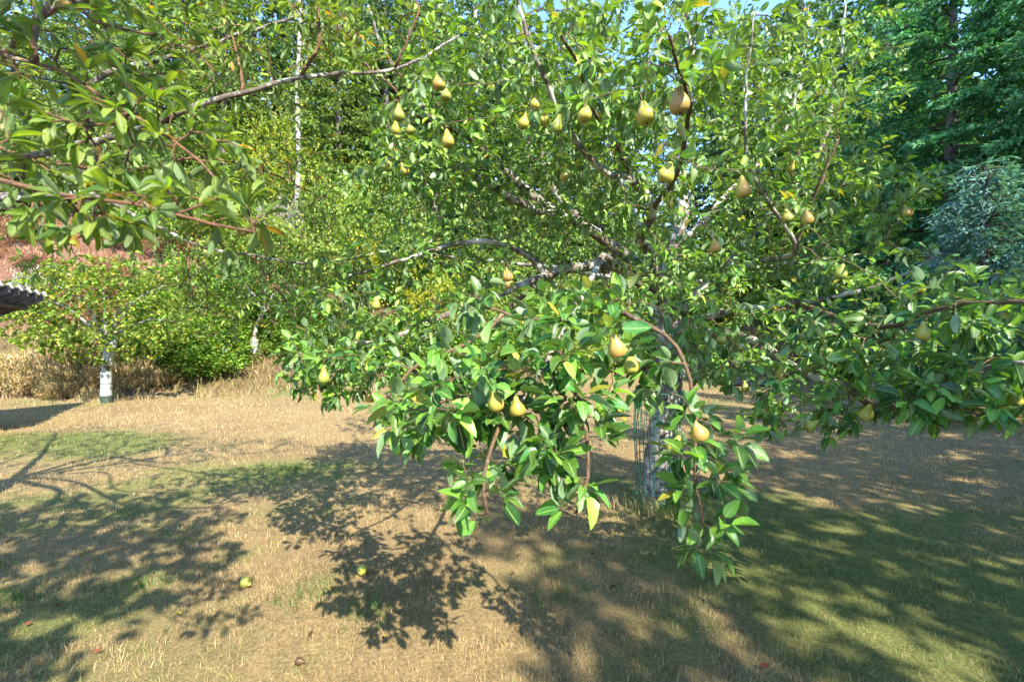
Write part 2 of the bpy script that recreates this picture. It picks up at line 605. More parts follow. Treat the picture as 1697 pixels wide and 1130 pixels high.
def leafify(sk, chains, rg, per_tip=(5, 9), gap=.06, mid=(2, 4), leaf=(.055, .085), ang=(.7, 1.35), droop=.35, tail=.6):
    """leaf base positions, directions, normals, sizes along the twigs"""
    pos, dr, nm, sz = [], [], [], []
    for ci in chains:
        ids = sk.chains[ci][0]
        P = sk.P[ids]
        if len(P) < 2: continue
        ax_ = nrm(P[-1] - P[-2])
        seg = np.linalg.norm(np.diff(P, axis=0), axis=1)
        s_ = np.r_[0, np.cumsum(seg)]
        spots = [(P[-1], ax_, rg.integers(*per_tip), True)]
        L_ = s_[-1]
        q = L_ - gap
        while q > max(0, L_ * (1 - tail)) - 1e-6 and q > .01:
            pt = A(*[np.interp(q, s_, P[:, k]) for k in range(3)])
            k = min(np.searchsorted(s_, q), len(P) - 1)
            spots.append((pt, nrm(P[k] - P[k - 1]), rg.integers(*mid), False))
            q -= gap * rg.uniform(.7, 1.4)
        for pt, a_, cnt, tip in spots:
            ref = A(0, 0, 1) if abs(a_[2]) < .9 else A(1, 0, 0)
            u = nrm(np.cross(a_, ref)); v = np.cross(a_, u)
            ph = rg.uniform(0, 6.28) + np.arange(cnt) * 2.4
            th = rg.uniform(*ang, cnt)
            if tip: th = th * rg.uniform(.5, 1.0, cnt)
            rad = np.cos(ph)[:, None] * u + np.sin(ph)[:, None] * v
            d_ = rad * np.sin(th)[:, None] + a_ * np.cos(th)[:, None] + A(0, 0, -1) * droop * rg.uniform(0, 1, (cnt, 1))
            d_ = nrm(d_)
            n_ = A(0, 0, 1) + .45 * a_ + rg.normal(0, .38, (cnt, 3))
            size = rg.uniform(*leaf, cnt)
            pos.append(np.repeat(pt[None], cnt, 0)); dr.append(d_); nm.append(n_); sz.append(size)
    return np.concatenate(pos), np.concatenate(dr), np.concatenate(nm), np.concatenate(sz)


def leaf_colors(n, rg, base, alt, yellow=None, py=.03, var=.22):
    t = rg.uniform(0, 1, (n, 1))
    c = A(*base) * (1 - t) + A(*alt) * t
    c = c * np.exp(rg.normal(0, var, (n, 1)))
    if yellow is not None:
        k = rg.uniform(0, 1, n) < py
        c[k] = A(*yellow) * rg.uniform(.7, 1.2, (k.sum(), 1))
    return np.clip(c, .004, .8)


def screen_size(pos, s):
    d = np.maximum(pos[:, 1], .05)
    x = pos[:, 0] / d * FPX + CX; y = CY - (pos[:, 2] - CAMZ) / d * FPX
    inside = (x > 5) & (x < 1690) & (y > 5) & (y < 1125) & (pos[:, 1] > .3)
    return np.where(inside, s / d * FPX, 0)


def build_tree(root, sk, tips, leaves, tpl, tpl_lo, lmat, bark, twig, cols, rg, n_single=300, pet=.35, lo_dist=4.2, limb_sides=9):
    """trunk and limbs, joined twigs, single leaves, joined foliage"""
    R = sk.R
    tw = []
    first = True
    for ids, limb in sk.chains:
        P = sk.P[ids]; r_ = R[ids].copy()
        if len(P) < 2: continue
        if limb:
            if not first: r_[0] = r_[1] * 1.05
            V, T = tube(P, r_, limb_sides)
            if first:      # root flare and lumpy bark on the trunk
                zc = V[:, 2] - V[:, 2].min()
            ctr = np.repeat(P, limb_sides, 0)
            lump = 1 + .16 * (noise(V[:, 0] * 23 + V[:, 2] * 7, V[:, 1] * 23 + V[:, 2] * 15, 31) - .5)
            V[:len(ctr)] = ctr + (V[:len(ctr)] - ctr) * lump[:len(ctr), None]
            mk('trunk' if first else 'branch', V, T, bark if R[ids[1]] > .021 else twig, root, smooth=True)
            first = False
        else:
            r_[0] = min(r_[0], r_[1] * 1.2)
            tw.append(tube(P, np.maximum(r_, .0014), 4 if r_[1] < .006 else 6, cap=False))
    V, T = cat_vt(tw)
    mk('twigs', V, T, twig, root, smooth=True, kind='stuff')
    pos, d, nn, s = leaves
    # the blade starts at the end of its stalk
    pos = pos + nrm(d) * (s * pet)[:, None]
    ss = screen_size(pos, s)
    order = np.argsort(-ss)
    single = order[:n_single]
    rest = order[n_single:]
    if n_single:
        K, T, al = tpl
        meshes = []
        for v in range(24):
            cc = np.empty((K.shape[1], 4)); cc[:, :3] = cols[single[v * 7 % len(single)]]; cc[:, 3] = al
            meshes.append(mesh('leaf', K[v % len(K)], T, lmat, cc, True))
        X, Y, Z = frames(d[single], nn[single])
        base = np.array(root.location)
        for q, k in enumerate(single):
            o = bpy.data.objects.new('leaf', meshes[(q * 5 + q // 24) % 24])
            C.objects.link(o); o.parent = root
            m_ = np.eye(4)
            m_[:3, 0] = X[q] * s[k]; m_[:3, 1] = Y[q] * s[k]; m_[:3, 2] = Z[q] * s[k]
            m_[:3, 3] = pos[k] - base
            o.matrix_local = Matrix(m_.tolist())
    near = rest[(ss[rest] > 10)]
    far = rest[(ss[rest] <= 10)]
    parts = []
    if len(near): parts.append(inst(tpl, pos[near], d[near], nn[near], s[near], cols[near], r=rg))
    if len(far): parts.append(inst(tpl_lo, pos[far], d[far], nn[far], s[far], cols[far], r=rg))
    V, T, cc = cat_vt(parts)
    mk('foliage', V, T, lmat, root, cc, True, 'stuff')
    return len(pos), len(T)


# ------------------------------------------------------------------ pear tree
PX_, PY_ = 1.33, 4.4
pbase = A(PX_, PY_, Hs(PX_, PY_))
rp = np.random.default_rng(21)
sk = Skel()
P = px
trunk_top = P(1098, 470, 4.42)
sk.limb([pbase + A(0, 0, -.06), pbase + A(0, 0, .12), P(1094, 740, 4.4), P(1103, 600, 4.42), trunk_top], .15, .105, rp, wob=.02)
LIMBS = [
    # (points, r0, r1)
    ([P(1098, 480, 4.42), P(1118, 400, 4.5), P(1132, 330, 4.6), P(1126, 240, 4.7), P(1150, 120, 4.8), P(1142, 0, 4.8), P(1150, -120, 4.9)], .075, .009),
    ([P(1098, 490, 4.42), P(1000, 400, 4.2), P(885, 332, 3.9), P(815, 265, 3.7), P(775, 222, 3.6), P(790, 105, 3.5), P(786, 10, 3.45), P(790, -90, 3.4)], .06, .006),
    ([P(950, 370, 4.05), P(868, 335, 3.8), P(790, 287, 3.6), P(738, 245, 3.5), P(700, 170, 3.4), P(640, 90, 3.3), P(610, 10, 3.2)], .04, .008),
    ([P(778, 226, 3.6), P(690, 190, 3.3), P(650, 140, 3.1), P(600, 100, 3.0)], .018, .006),
    ([P(1010, 405, 4.2), P(930, 335, 4.3), P(898, 275, 4.3), P(890, 190, 4.2), P(878, 120, 4.2), P(860, 20, 4.1)], .04, .007),
    ([P(1100, 500, 4.42), P(1075, 420, 3.7), P(1063, 393, 3.4), P(1085, 350, 3.2), P(1072, 318, 3.1), P(1038, 283, 3.0), P(1005, 276, 2.9), P(943, 212, 2.7), P(900, 120, 2.5), P(860, 10, 2.4)], .045, .009),
    ([P(1052, 288, 3.02), P(1020, 248, 2.8), P(982, 188, 2.6), P(960, 120, 2.4), P(930, 60, 2.2)], .016, .007),
    ([P(1085, 350, 3.2), P(1120, 290, 2.7), P(1140, 200, 2.2), P(1130, 120, 1.9), P(1110, 60, 1.7)], .018, .006),
    ([P(1098, 500, 4.42), P(1030, 445, 4.0), P(955, 446, 3.6), P(885, 466, 3.3), P(800, 500, 3.2), P(720, 530, 3.1), P(640, 560, 3.0), P(560, 570, 2.9)], .06, .008),
    ([P(905, 462, 3.4), P(868, 420, 3.3), P(800, 403, 3.2), P(720, 415, 3.2), P(620, 446, 3.2), P(540, 470, 3.3)], .026, .006),
    ([P(900, 460, 3.4), P(800, 545, 2.7), P(700, 600, 2.4), P(640, 660, 2.3)], .02, .006),
    ([P(1100, 520, 4.42), P(1150, 495, 4.3), P(1250, 388, 4.1), P(1300, 315, 4.0), P(1340, 280, 3.9), P(1366, 226, 3.8), P(1378, 160, 3.7), P(1392, 100, 3.6), P(1400, 0, 3.6)], .048, .005),
    ([P(1180, 465, 4.2), P(1260, 440, 3.8), P(1318, 420, 3.3), P(1313, 390, 3.2), P(1267, 330, 3.1), P(1238, 276, 3.0), P(1236, 200, 2.95), P(1240, 120, 2.9), P(1250, 20, 2.8)], .024, .004),
    ([P(1318, 415, 3.25), P(1343, 347, 3.1), P(1359, 300, 3.0), P(1390, 230, 2.9)], .014, .006),
    ([P(1102, 540, 4.42), P(1200, 520, 3.9), P(1330, 500, 3.4), P(1460, 470, 3.1), P(1560, 420, 3.0)], .035, .008),
    ([P(1102, 550, 4.42), P(1220, 560, 3.6), P(1330, 620, 3.0), P(1433, 645, 2.6), P(1571, 631, 2.2), P(1628, 613, 2.0), P(1720, 600, 1.8)], .04, .010),
    ([P(1380, 640, 2.8), P(1447, 675, 2.5), P(1522, 680, 2.25), P(1620, 680, 2.0), P(1700, 690, 1.9)], .016, .007),
    ([P(1330, 510, 3.4), P(1450, 540, 2.6), P(1550, 510, 2.2), P(1640, 500, 2.0), P(1740, 500, 1.8)], .02, .007),
    # limb towards the camera, arching down in front
    ([P(1095, 500, 4.42), P(1010, 430, 3.4), P(985, 450, 2.6), P(960, 500, 2.1), P(920, 570, 1.75), P(880, 640, 1.6), P(830, 700, 1.5)], .034, .006),
    ([P(960, 500, 2.1), P(1010, 510, 1.9), P(1062, 525, 1.75), P(1108, 553, 1.70), P(1138, 605, 1.66), P(1150, 665, 1.63), P(1152, 740, 1.60), P(1165, 870, 1.56)], .011, .004),
    ([P(920, 570, 1.75), P(960, 660, 1.55), P(975, 760, 1.48), P(955, 850, 1.45)], .011, .004),
    ([P(830, 700, 1.5), P(805, 770, 1.45), P(808, 850, 1.42)], .007, .004),
    ([P(940, 540, 1.95), P(850, 530, 1.85), P(790, 500, 1.85), P(790, 465, 1.85)], .010, .004),
    ([P(860, 655, 1.6), P(760, 660, 1.5), P(700, 680, 1.5)], .008, .004),
    # away from the camera
    ([P(1110, 420, 4.5), P(1200, 330, 5.3), P(1300, 220, 5.9), P(1330, 100, 6.1), P(1340, 10, 6.2)], .045, .006),
    ([P(1100, 460, 4.45), P(1050, 350, 5.4), P(1000, 220, 6.0), P(990, 100, 6.2), P(980, 0, 6.2)], .045, .01),
    ([P(1100, 470, 4.45), P(960, 450, 5.3), P(800, 430, 5.9), P(700, 420, 6.1)], .035, .01),
    ([P(1100, 480, 4.45), P(1220, 450, 5.2), P(1360, 430, 5.8), P(1450, 420, 5.9)], .035, .01),
]
for pts, r0, r1 in LIMBS:
    sk.limb(pts, r0, r1, rp)

PEARS = [  # px, py, height in px, skin, real height, tilt
    (725, 135, 33, 'blush', .088, 0), (741, 160, 27, 'green', .08, 1), (662, 188, 33, 'green', .085, 0), (657, 211, 26, 'yellow', .08, 2),
    (673, 213, 24, 'green', .072, 2), (740, 231, 35, 'yellow', .088, 0), (648, 275, 28, 'green', .08, 1), (664, 281, 24, 'green', .08, 2),
    (870, 200, 32, 'yellow', .085, 0), (889, 170, 27, 'yellow', .085, 0), (906, 198, 28, 'yellow', .085, 1), (927, 204, 34, 'green', .085, 2),
    (970, 190, 38, 'yellow', .09, 1), (1068, 188, 46, 'yellow', .09, 0), (1121, 166, 54, 'russet', .098, 0), (932, 295, 25, 'yellow', .08, 2),
    (1113, 287, 42, 'yellow', .095, 1), (1226, 311, 42, 'blush', .095, 0), (1316, 275, 23, 'yellow', .08, 2), (1303, 359, 27, 'green', .085, 0),
    (1333, 360, 30, 'blush', .085, 1), (1502, 349, 24, 'blush', .085, 0), (1396, 450, 29, 'green', .088, 0), (1530, 548, 36, 'yellow', .088, 0),
    (1200, 562, 26, 'green', .08, 2), (1295, 619, 26, 'yellow', .085, 0), (1343, 608, 24, 'green', .085, 1), (1356, 709, 29, 'green', .08, 3),
    (1442, 684, 32, 'yellow', .085, 1), (1012, 578, 58, 'blush', .105, 1), (1043, 602, 42, 'yellow', .085, 0), (1147, 718, 50, 'blush', .095, 2),
    (1128, 742, 44, 'yellow', .088, 2), (838, 455, 28, 'blush', .08, 1), (834, 470, 24, 'blush', .08, 2), (624, 503, 26, 'green', .085, 0),
    (818, 668, 52, 'yellow', .09, 1), (854, 676, 46, 'yellow', .085, 0), (535, 622, 32, 'green', .085, 0), (612, 656, 26, 'yellow', .085, 0),
    (1183, 408, 28, 'blush', .088, 0), (972, 712, 40, 'green', .085, 2), (1680, 660, 34, 'green', .085, 1), (905, 386, 20, 'green', .08, 2),
    (937, 470, 22, 'green', .08, 2), (1205, 800, 40, 'green', .08, 2), (700, 395, 20, 'green', .08, 0), (1232, 640, 22, 'green', .08, 0),
]
pear_pos = []
att = []
for (x, y, hpx, kind, hh, tl) in PEARS:
    d = hh * FPX / hpx
    c = P(x, y, d)
    pear_pos.append(c)
    att.append(c + A(0, 0, hh * .44 + .024))
att = [np.array(att)]
E = lambda x, y, d, rx, ry, rd, n: att.append(ellipsoid_pts(x, y, d, rx, ry, rd, max(5, int(n * (.5 if d < 2.0 and y > 400 else .66 if d < 2.7 and y > 400 else .8 if x < 720 and y > 480 else 1))), rp))
# front hanging boughs
E(880, 610, 1.65, 150, 95, .24, 95)
E(750, 675, 1.5, 95, 62, .14, 46)
E(870, 730, 1.5, 90, 50, .14, 30)
E(960, 650, 1.55, 85, 90, .15, 40)
E(808, 790, 1.45, 48, 75, .10, 24)
E(955, 790, 1.47, 40, 85, .09, 20)
E(1165, 770, 1.6, 68, 85, .12, 36)
E(1165, 865, 1.57, 48, 55, .08, 18)
E(1075, 630, 1.65, 45, 60, .12, 14)
E(790, 490, 1.85, 36, 40, .12, 10)
E(1010, 520, 1.9, 90, 50, .2, 34)
E(1110, 560, 2.5, 90, 55, .3, 34)
E(1120, 470, 3.2, 120, 60, .4, 50)
E(1200, 600, 2.7, 60, 50, .3, 26)
E(900, 520, 1.9, 110, 40, .2, 26)
# right hand boughs
E(1450, 600, 2.35, 240, 85, .4, 150)
E(1600, 640, 2.0, 150, 70, .25, 80)
E(1620, 510, 2.1, 130, 55, .3, 60)
E(1330, 680, 2.5, 110, 45, .3, 40)
E(1300, 560, 3.0, 140, 70, .4, 60)
E(1480, 480, 3.0, 180, 80, .4, 70)
# left boughs
E(600, 590, 2.8, 130, 60, .5, 110)
E(520, 600, 2.8, 60, 45, .3, 24)
E(690, 700, 2.2, 60, 45, .2, 22)
E(680, 650, 2.4, 70, 60, .3, 40)
E(560, 620, 2.7, 80, 45, .3, 36)
E(700, 520, 3.0, 170, 60, .5, 70)
E(640, 440, 3.2, 120, 45, .4, 70)
E(600, 520, 3.0, 130, 50, .4, 50)
E(820, 420, 3.3, 140, 60, .4, 60)
E(700, 330, 3.5, 130, 80, .5, 70)
E(840, 250, 3.6, 150, 110, .5, 80)
E(1000, 330, 3.3, 130, 70, .4, 50)
# upper crown
E(740, 200, 3.3, 130, 160, .5, 150)
E(830, 80, 3.2, 170, 120, .6, 130)
E(960, 140, 2.6, 140, 130, .45, 130)
E(1090, 130, 2.1, 120, 110, .35, 70)
E(1060, 260, 3.0, 150, 100, .5, 110)
E(920, 330, 3.7, 190, 90, .6, 110)
E(1130, 60, 4.5, 170, 160, .6, 120)
E(1260, 200, 3.2, 130, 180, .5, 150)
E(1370, 160, 3.7, 110, 170, .5, 110)
E(1330, 370, 3.5, 170, 110, .6, 130)
E(1430, 340, 3.3, 110, 80, .5, 60)
E(1060, 430, 4.0, 240, 80, .7, 110)
E(1180, 420, 3.9, 160, 80, .5, 60)
# far side of the crown
E(1150, 250, 5.6, 330, 220, .7, 200)
E(850, 330, 5.4, 230, 160, .6, 120)
E(1000, 50, 5.6, 260, 140, .7, 100)
E(1150, 460, 5.4, 330, 70, .6, 90)
# above the frame
E(1050, -150, 4.2, 300, 120, 1.0, 80)
att = np.concatenate(att)
tips = sk.grow(att, rp)
sk.radii()
pear_tree = empty('pear_tree', pbase, 'spreading old pear tree with low boughs and hanging yellow pears', 'tree')
lv = leafify(sk, tips, rp, per_tip=(5, 10), gap=.056, mid=(2, 4), leaf=(.038, .080), tail=.78)
lv = (lv[0], lv[1], lv[2], lv[3] * (.88 + .22 * sstep(2.2, 1.6, lv[0][:, 2]) * sstep(2.5, 1.9, lv[0][:, 1])))      # the young hanging shoots carry larger leaves
cols = leaf_colors(len(lv[0]), rp, (.032, .12, .022), (.19, .32, .035), (.38, .30, .03), .01, .36)
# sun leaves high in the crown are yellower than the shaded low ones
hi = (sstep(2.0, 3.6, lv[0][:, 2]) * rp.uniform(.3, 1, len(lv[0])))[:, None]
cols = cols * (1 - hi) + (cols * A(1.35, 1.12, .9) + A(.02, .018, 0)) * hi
low_shade = (sstep(2.1, 1.4, lv[0][:, 2]) * sstep(2.8, 2.0, lv[0][:, 1]) * rp.uniform(.4, 1, len(lv[0])))[:, None]
cols = cols * (1 - low_shade) + cols * A(.55, .78, .85) * low_shade      # low front leaves deeper green, with the bough's shade put into their colour
# where a pear swells the leaves have been pushed aside
ctr_ = lv[0] + nrm(lv[1]) * (lv[3] * .85)[:, None]
keep = np.ones(len(ctr_), bool)
for (x_, y_, h_, k_, hh_, t_), c_ in zip(PEARS, pear_pos):
    ray = nrm(c_ - A(0, 0, CAMZ)); L0 = np.linalg.norm(c_ - A(0, 0, CAMZ))
    rel = ctr_ - A(0, 0, CAMZ)
    al_ = rel @ ray
    off_ = np.linalg.norm(rel - al_[:, None] * ray, axis=1) / np.maximum(al_, .1) * L0
    hit = (al_ < L0 + .03) & (al_ > L0 - 1.2) & (off_ < hh_ * .52)
    keep &= ~(hit & (rp.uniform(0, 1, len(hit)) < .78))
lv = tuple(v_[keep] for v_ in lv); cols = cols[keep]
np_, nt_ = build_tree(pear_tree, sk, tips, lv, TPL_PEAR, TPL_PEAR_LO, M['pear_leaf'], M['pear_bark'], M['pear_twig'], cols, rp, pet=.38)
print('pear leaves', np_, nt_)


# ------------------------------------------------------------------ pears
def pear_mesh(mat, seed, squat):
    r = np.random.default_rng(seed)
    prof = np.array([(0, .012), (.07, .0), (.2, .012), (.30, .06), (.365, .16), (.385, .28), (.365, .40), (.31, .52), (.235, .64), (.175, .75), (.145, .85), (.115, .93), (.06, .985), (0, .985)])
    prof[:, 0] *= squat
    S = 18
    a = np.arange(S) / S * 2 * np.pi
    lean = r.uniform(-.08, .08, 2)
    V = []
    for rr, z in prof:
        k = 1 + .04 * np.sin(2 * a + seed) + .025 * np.sin(3 * a + 2 * seed)
        V.append(np.stack([rr * np.cos(a) * k + lean[0] * z * z, rr * np.sin(a) * k + lean[1] * z * z, np.full(S, z - .985)], 1))
    V = np.concatenate(V)
    n_ = len(prof)
    i_ = np.arange(n_ - 1)[:, None] * S; j_ = np.arange(S)[None]; j2 = (j_ + 1) % S
    a0 = (i_ + j_).ravel(); a1 = (i_ + j2).ravel()
    T = np.concatenate([np.stack([a0, a1, a1 + S], 1), np.stack([a0, a1 + S, a0 + S], 1)])
    return mesh('pear', V * .1, T, mat, None, True), lean


SHAPES = {}
for kind in ('green', 'yellow', 'blush', 'russet', 'rot'):
    SHAPES[kind] = [pear_mesh(M['pear_' + kind], 3 + q, (.95, 1.02, .9)[q]) for q in range(3)]
_st = tube(resample(np.array([(0, 0, -.012), (.002, 0, .01), (.008, .003, .034)]), .006), .0019, 6)
STEM = mesh('stalk', _st[0], _st[1], M['stem'], None, True)
_ca = cat_vt([tube(np.array([(0, 0, -.0972), (.006 * math.cos(a), .006 * math.sin(a), -.1015)]), np.array([.0025, .0008]), 5) for a in np.arange(5) * 1.2566])
CALYX = mesh('calyx', _ca[0], _ca[1], M['calyx'])
GEN = 'pears hanging among the leaves of the pear tree'
PL = {0: 'pear with a red blush hanging on the upper bough at the thin pale limb', 14: 'largest russet brown pear hanging in shade high in the crown',
      16: 'crooked bright yellow pear with leaf shadow on its shoulder', 17: 'red cheeked yellow pear hanging alone beside a thin dark branch',
      21: 'small red blushed pear on the outermost twig before the blue spruce', 23: 'yellow pear with brown fleck hanging before the fallen dark trunk',
      27: 'pear seen from its round bottom end under the low bough', 29: 'long pink blushed pear deep in the low front bough',
      31: 'pink blushed pear atop the drooping bough in front of the wire cage', 32: 'yellow pear pressed against a pink pear on the drooping bough',
      2: 'green pear on top of a cluster of three on a twig', 3: 'yellow pear in the lower pair of a cluster of three', 4: 'round green pear in the lower pair of a cluster of three',
      5: 'yellow pear hanging where the pale limb forks', 6: 'green pear of a leafy pair at the outer twig', 7: 'smaller green pear tucked behind its neighbour at the outer twig',
      12: 'yellow pear hanging alone below big dark leaves', 13: 'tall yellow pear hanging next to the large russet pear', 15: 'small yellow pear before the crossing grey limbs',
      22: 'green pear hanging alone in the shaded outer crown', 35: 'green pear hanging in the shade below the arching dark branch', 38: 'green pear at the tip of the low side bough above the lawn',
      36: 'yellow pear in the low front bough touching a smaller yellow pear', 30: 'yellow pear behind the long pink blushed pear',
      33: 'orange blushed pear above another by the lichen limb', 34: 'orange split pear below another by the lichen limb'}
KINDLAB = {'green': 'green pear hanging among the leaves of the pear tree', 'yellow': 'ripe yellow pear hanging among the leaves of the pear tree',
           'blush': 'red blushed pear hanging among the leaves of the pear tree'}
for q, ((x, y, hpx, kind, hh, tl), c) in enumerate(zip(PEARS, pear_pos)):
    me, lean = SHAPES[kind][(q * 7) % 3]
    o = obj('pear', me, None, c + A(0, 0, hh * .44))
    s = hh / .0985 * (.74 if q in (29, 31, 32, 36, 37, 41) else .86)
    o.scale = (s, s, s)
    tilt = {0: .18, 1: .4, 2: .7, 3: 1.25}[tl]
    rz = random.uniform(0, 6.28)
    o.rotation_euler = (tilt * random.uniform(.6, 1), random.uniform(-.15, .15), rz if kind != 'blush' else random.uniform(-1.9, -.9))
    tag(o, PL.get(q, KINDLAB.get(kind)), 'pear', GEN + ' (' + kind + ')' if q not in PL else None)
    st = obj('stalk', STEM, o); st.location = (lean[0] * .1, lean[1] * .1, 0)
    obj('calyx', CALYX, o)
FALLEN = [(413, 983, 'yellow', 'smooth yellow green pear lying on the dry grass in shade', (1.45, .3, .8)),
          (612, 955, 'yellow', 'pale yellow pear fallen on the grass beside a sunlit patch', (1.7, -.2, 2.6)),
          (505, 1112, 'rot', 'dark rotten pear lying in the matted grass', (1.5, .1, 1.2)),
          ]
for x, y, kind, lab, rot in FALLEN:
    d = CAMZ * FPX / (y - CY)
    g = px(x, y, d); g[2] = Hs(g[0], g[1])
    me, lean = SHAPES[kind][1]
    sc = {'rot': .48, 'yellow': .85}[kind]
    o = obj('pear', me, None, g + A(0, 0, .034 * sc + .004))
    o.scale = (sc,) * 3
    o.rotation_euler = rot
    tag(o, lab, 'pear', 'fallen pears on the lawn')
    st = obj('stalk', STEM, o); st.location = (lean[0] * .1, lean[1] * .1, 0)
    obj('calyx', CALYX, o)

# ------------------------------------------------------------------ wire cage round the pear trunk
cage = empty('wire_cage', pbase, 'green wire mesh cage standing round the pear tree trunk', 'tree guard')
CR, CH = .205, 1.08
rw = np.random.default_rng(4)
nvw = 28
for k in range(nvw):
    a = k / nvw * 2 * math.pi
    zz = np.linspace(-.03, CH + rw.uniform(-.05, .04), 9)
    R_ = CR + .012 * np.sin(zz * 7 + a) + rw.normal(0, .003, 9)
    aa = a + .02 * np.sin(zz * 5 + k)
    V, T = tube(np.stack([R_ * np.cos(aa), R_ * np.sin(aa), zz], 1), .0034, 5)
    obj('upright_wire', mesh('upright_wire', V, T, M['wire'] if k % 3 else M['rust_wire'], None, True), cage)
for k in range(15):
    z = .03 + k * .073
    a = np.linspace(0, 2 * math.pi, 29)
    R_ = CR + .006 + .012 * math.sin(z * 7) + .006 * np.sin(2 * a + k)
    V, T = tube(np.stack([R_ * np.cos(a), R_ * np.sin(a), z + .006 * np.sin(3 * a + k)], 1), .0028, 5)
    obj('ring_wire', mesh('ring_wire', V, T, M['wire'] if k % 4 else M['rust_wire'], None, True), cage)

# ------------------------------------------------------------------ plum tree (trunk out of view on the left)
ppb = A(-4.3, 3.0, Hs(-4.3, 3.0))
rq = np.random.default_rng(31)
sk2 = Skel()
sk2.limb([ppb + A(0, 0, -.06), ppb + A(.03, 0, .8), ppb + A(.1, -.05, 1.6), ppb + A(.15, -.1, 2.3)], .14, .10, rq, wob=.02)
tt = ppb + A(.15, -.1, 2.3)
PLIMBS = [
    ([tt, ppb + A(1.0, -.5, 2.65), P(-20, 255, 2.05), P(110, 235, 2.0), P(245, 195, 1.95), P(330, 165, 2.0), P(420, 142, 2.05), P(500, 124, 2.1), P(640, 110, 2.25), P(690, 92, 2.35), P(760, 60, 2.5)], .028, .005),
    ([tt, ppb + A(1.3, -1.0, 2.7), A(-1.7, 1.15, 2.55), P(-20, 60, 1.0), P(60, 95, .98), P(130, 130, .97), P(210, 190, .95), P(280, 235, .95), P(360, 300, .95)], .013, .0025),
    ([A(-1.7, 1.15, 2.55), P(-120, 220, .9), P(-30, 290, .8), P(60, 325, .78), P(150, 340, .75), P(240, 350, .76), P(330, 375, .8), P(420, 385, .85)], .009, .0025),
    ([P(60, 95, .98), P(110, -10, 1.1), P(170, 40, 1.15), P(260, 60, 1.2)], .006, .003),
    ([tt, ppb + A(1.0, -.1, 2.6), P(-30, 240, 2.4), P(120, 280, 2.4), P(250, 285, 2.4), P(330, 270, 2.4), P(430, 285, 2.5), P(520, 320, 2.6)], .016, .004),
    ([P(190, 285, 2.4), P(150, 375, 2.3), P(100, 415, 2.25), P(20, 440, 2.2)], .005, .002),
    ([tt, ppb + A(1.2, .6, 2.6), P(40, 250, 3.2), P(180, 340, 3.2), P(320, 410, 3.2), P(420, 430, 3.2), P(520, 440, 3.3), P(620, 420, 3.4)], .024, .005),
    ([P(320, 410, 3.2), P(312, 480, 3.1), P(360, 520, 3.1), P(440, 540, 3.2)], .007, .003),
    ([P(420, 430, 3.2), P(480, 500, 3.3), P(540, 530, 3.4), P(600, 540, 3.5)], .008, .003),
    ([tt, ppb + A(.9, .9, 2.8), P(150, 150, 3.2), P(280, 90, 3.3), P(420, 50, 3.4), P(560, 10, 3.5)], .035, .007),
    ([tt, ppb + A(.6, .2, 3.0), P(60, 40, 2.7), P(180, -10, 2.6), P(320, -60, 2.6)], .035, .008),
    ([P(500, 124, 2.1), P(530, 70, 2.1), P(525, 0, 2.1), P(510, -60, 2.1)], .008, .004),
    ([P(400, 146, 2.05), P(390, 90, 2.1), P(370, 20, 2.1)], .007, .003),
    ([P(640, 110, 2.25), P(680, 50, 2.2), P(690, 0, 2.2), P(640, -40, 2.2)], .007, .003),
    ([tt, ppb + A(-.5, .6, 2.9), ppb + A(-1.2, 1.3, 3.5)], .05, .012),
    ([tt, ppb + A(.3, -.8, 2.8), ppb + A(.6, -2.0, 3.1), ppb + A(.9, -3.0, 3.2)], .05, .012),
    ([tt, ppb + A(1.4, -1.2, 2.95), A(-2.1, .6, 3.2), A(-.9, .0, 3.5)], .04, .01),
]
for pts, r0, r1 in PLIMBS:
    sk2.limb(pts, r0, r1, rq)
att = []
E = lambda *a: att.append(ellipsoid_pts(*a, rq))
E(120, 130, 1.05, 150, 110, .14, 40)
E(270, 230, 1.0, 120, 80, .12, 36)
E(180, 345, .80, 200, 50, .09, 42)
E(370, 360, .86, 90, 60, .08, 22)
E(60, 260, .9, 80, 90, .10, 18)
E(180, 60, 1.5, 200, 90, .3, 26)
E(440, 80, 2.1, 190, 85, .3, 110)
E(620, 60, 2.3, 110, 70, .25, 40)
E(300, 260, 2.4, 280, 80, .4, 105)
E(470, 270, 2.6, 110, 80, .3, 40)
E(60, 220, 2.4, 130, 120, .4, 28)
E(400, 440, 3.2, 190, 65, .4, 170)
E(410, 520, 3.1, 120, 55, .3, 70)
E(570, 440, 3.4, 110, 70, .4, 90)
E(560, 530, 3.4, 80, 50, .3, 50)
E(420, 340, 3.0, 170, 60, .4, 80)
E(60, 420, 2.2, 70, 40, .2, 10)
E(300, 80, 3.3, 320, 110, .5, 130)
E(150, -60, 2.6, 250, 80, .5, 45)
E(150, 150, 3.6, 220, 150, .5, 45)
for c_, r_, n_ in ((ppb + A(-.8, 1.0, 3.2), (1.6, 1.5, .8), 330), (ppb + A(.6, .1, 3.3), (1.3, 1.1, .5), 150), (ppb + A(.8, -1.8, 3.1), (1.2, 1.3, .45), 150), (A(-1.7, .3, 3.3), (1.3, 1.0, .3), 120)):
    u = nrm(rq.normal(0, 1, (n_, 3))) * rq.uniform(0, 1, (n_, 1)) ** (1 / 3)
    att.append(c_ + u * A(*r_))
att = np.concatenate(att)
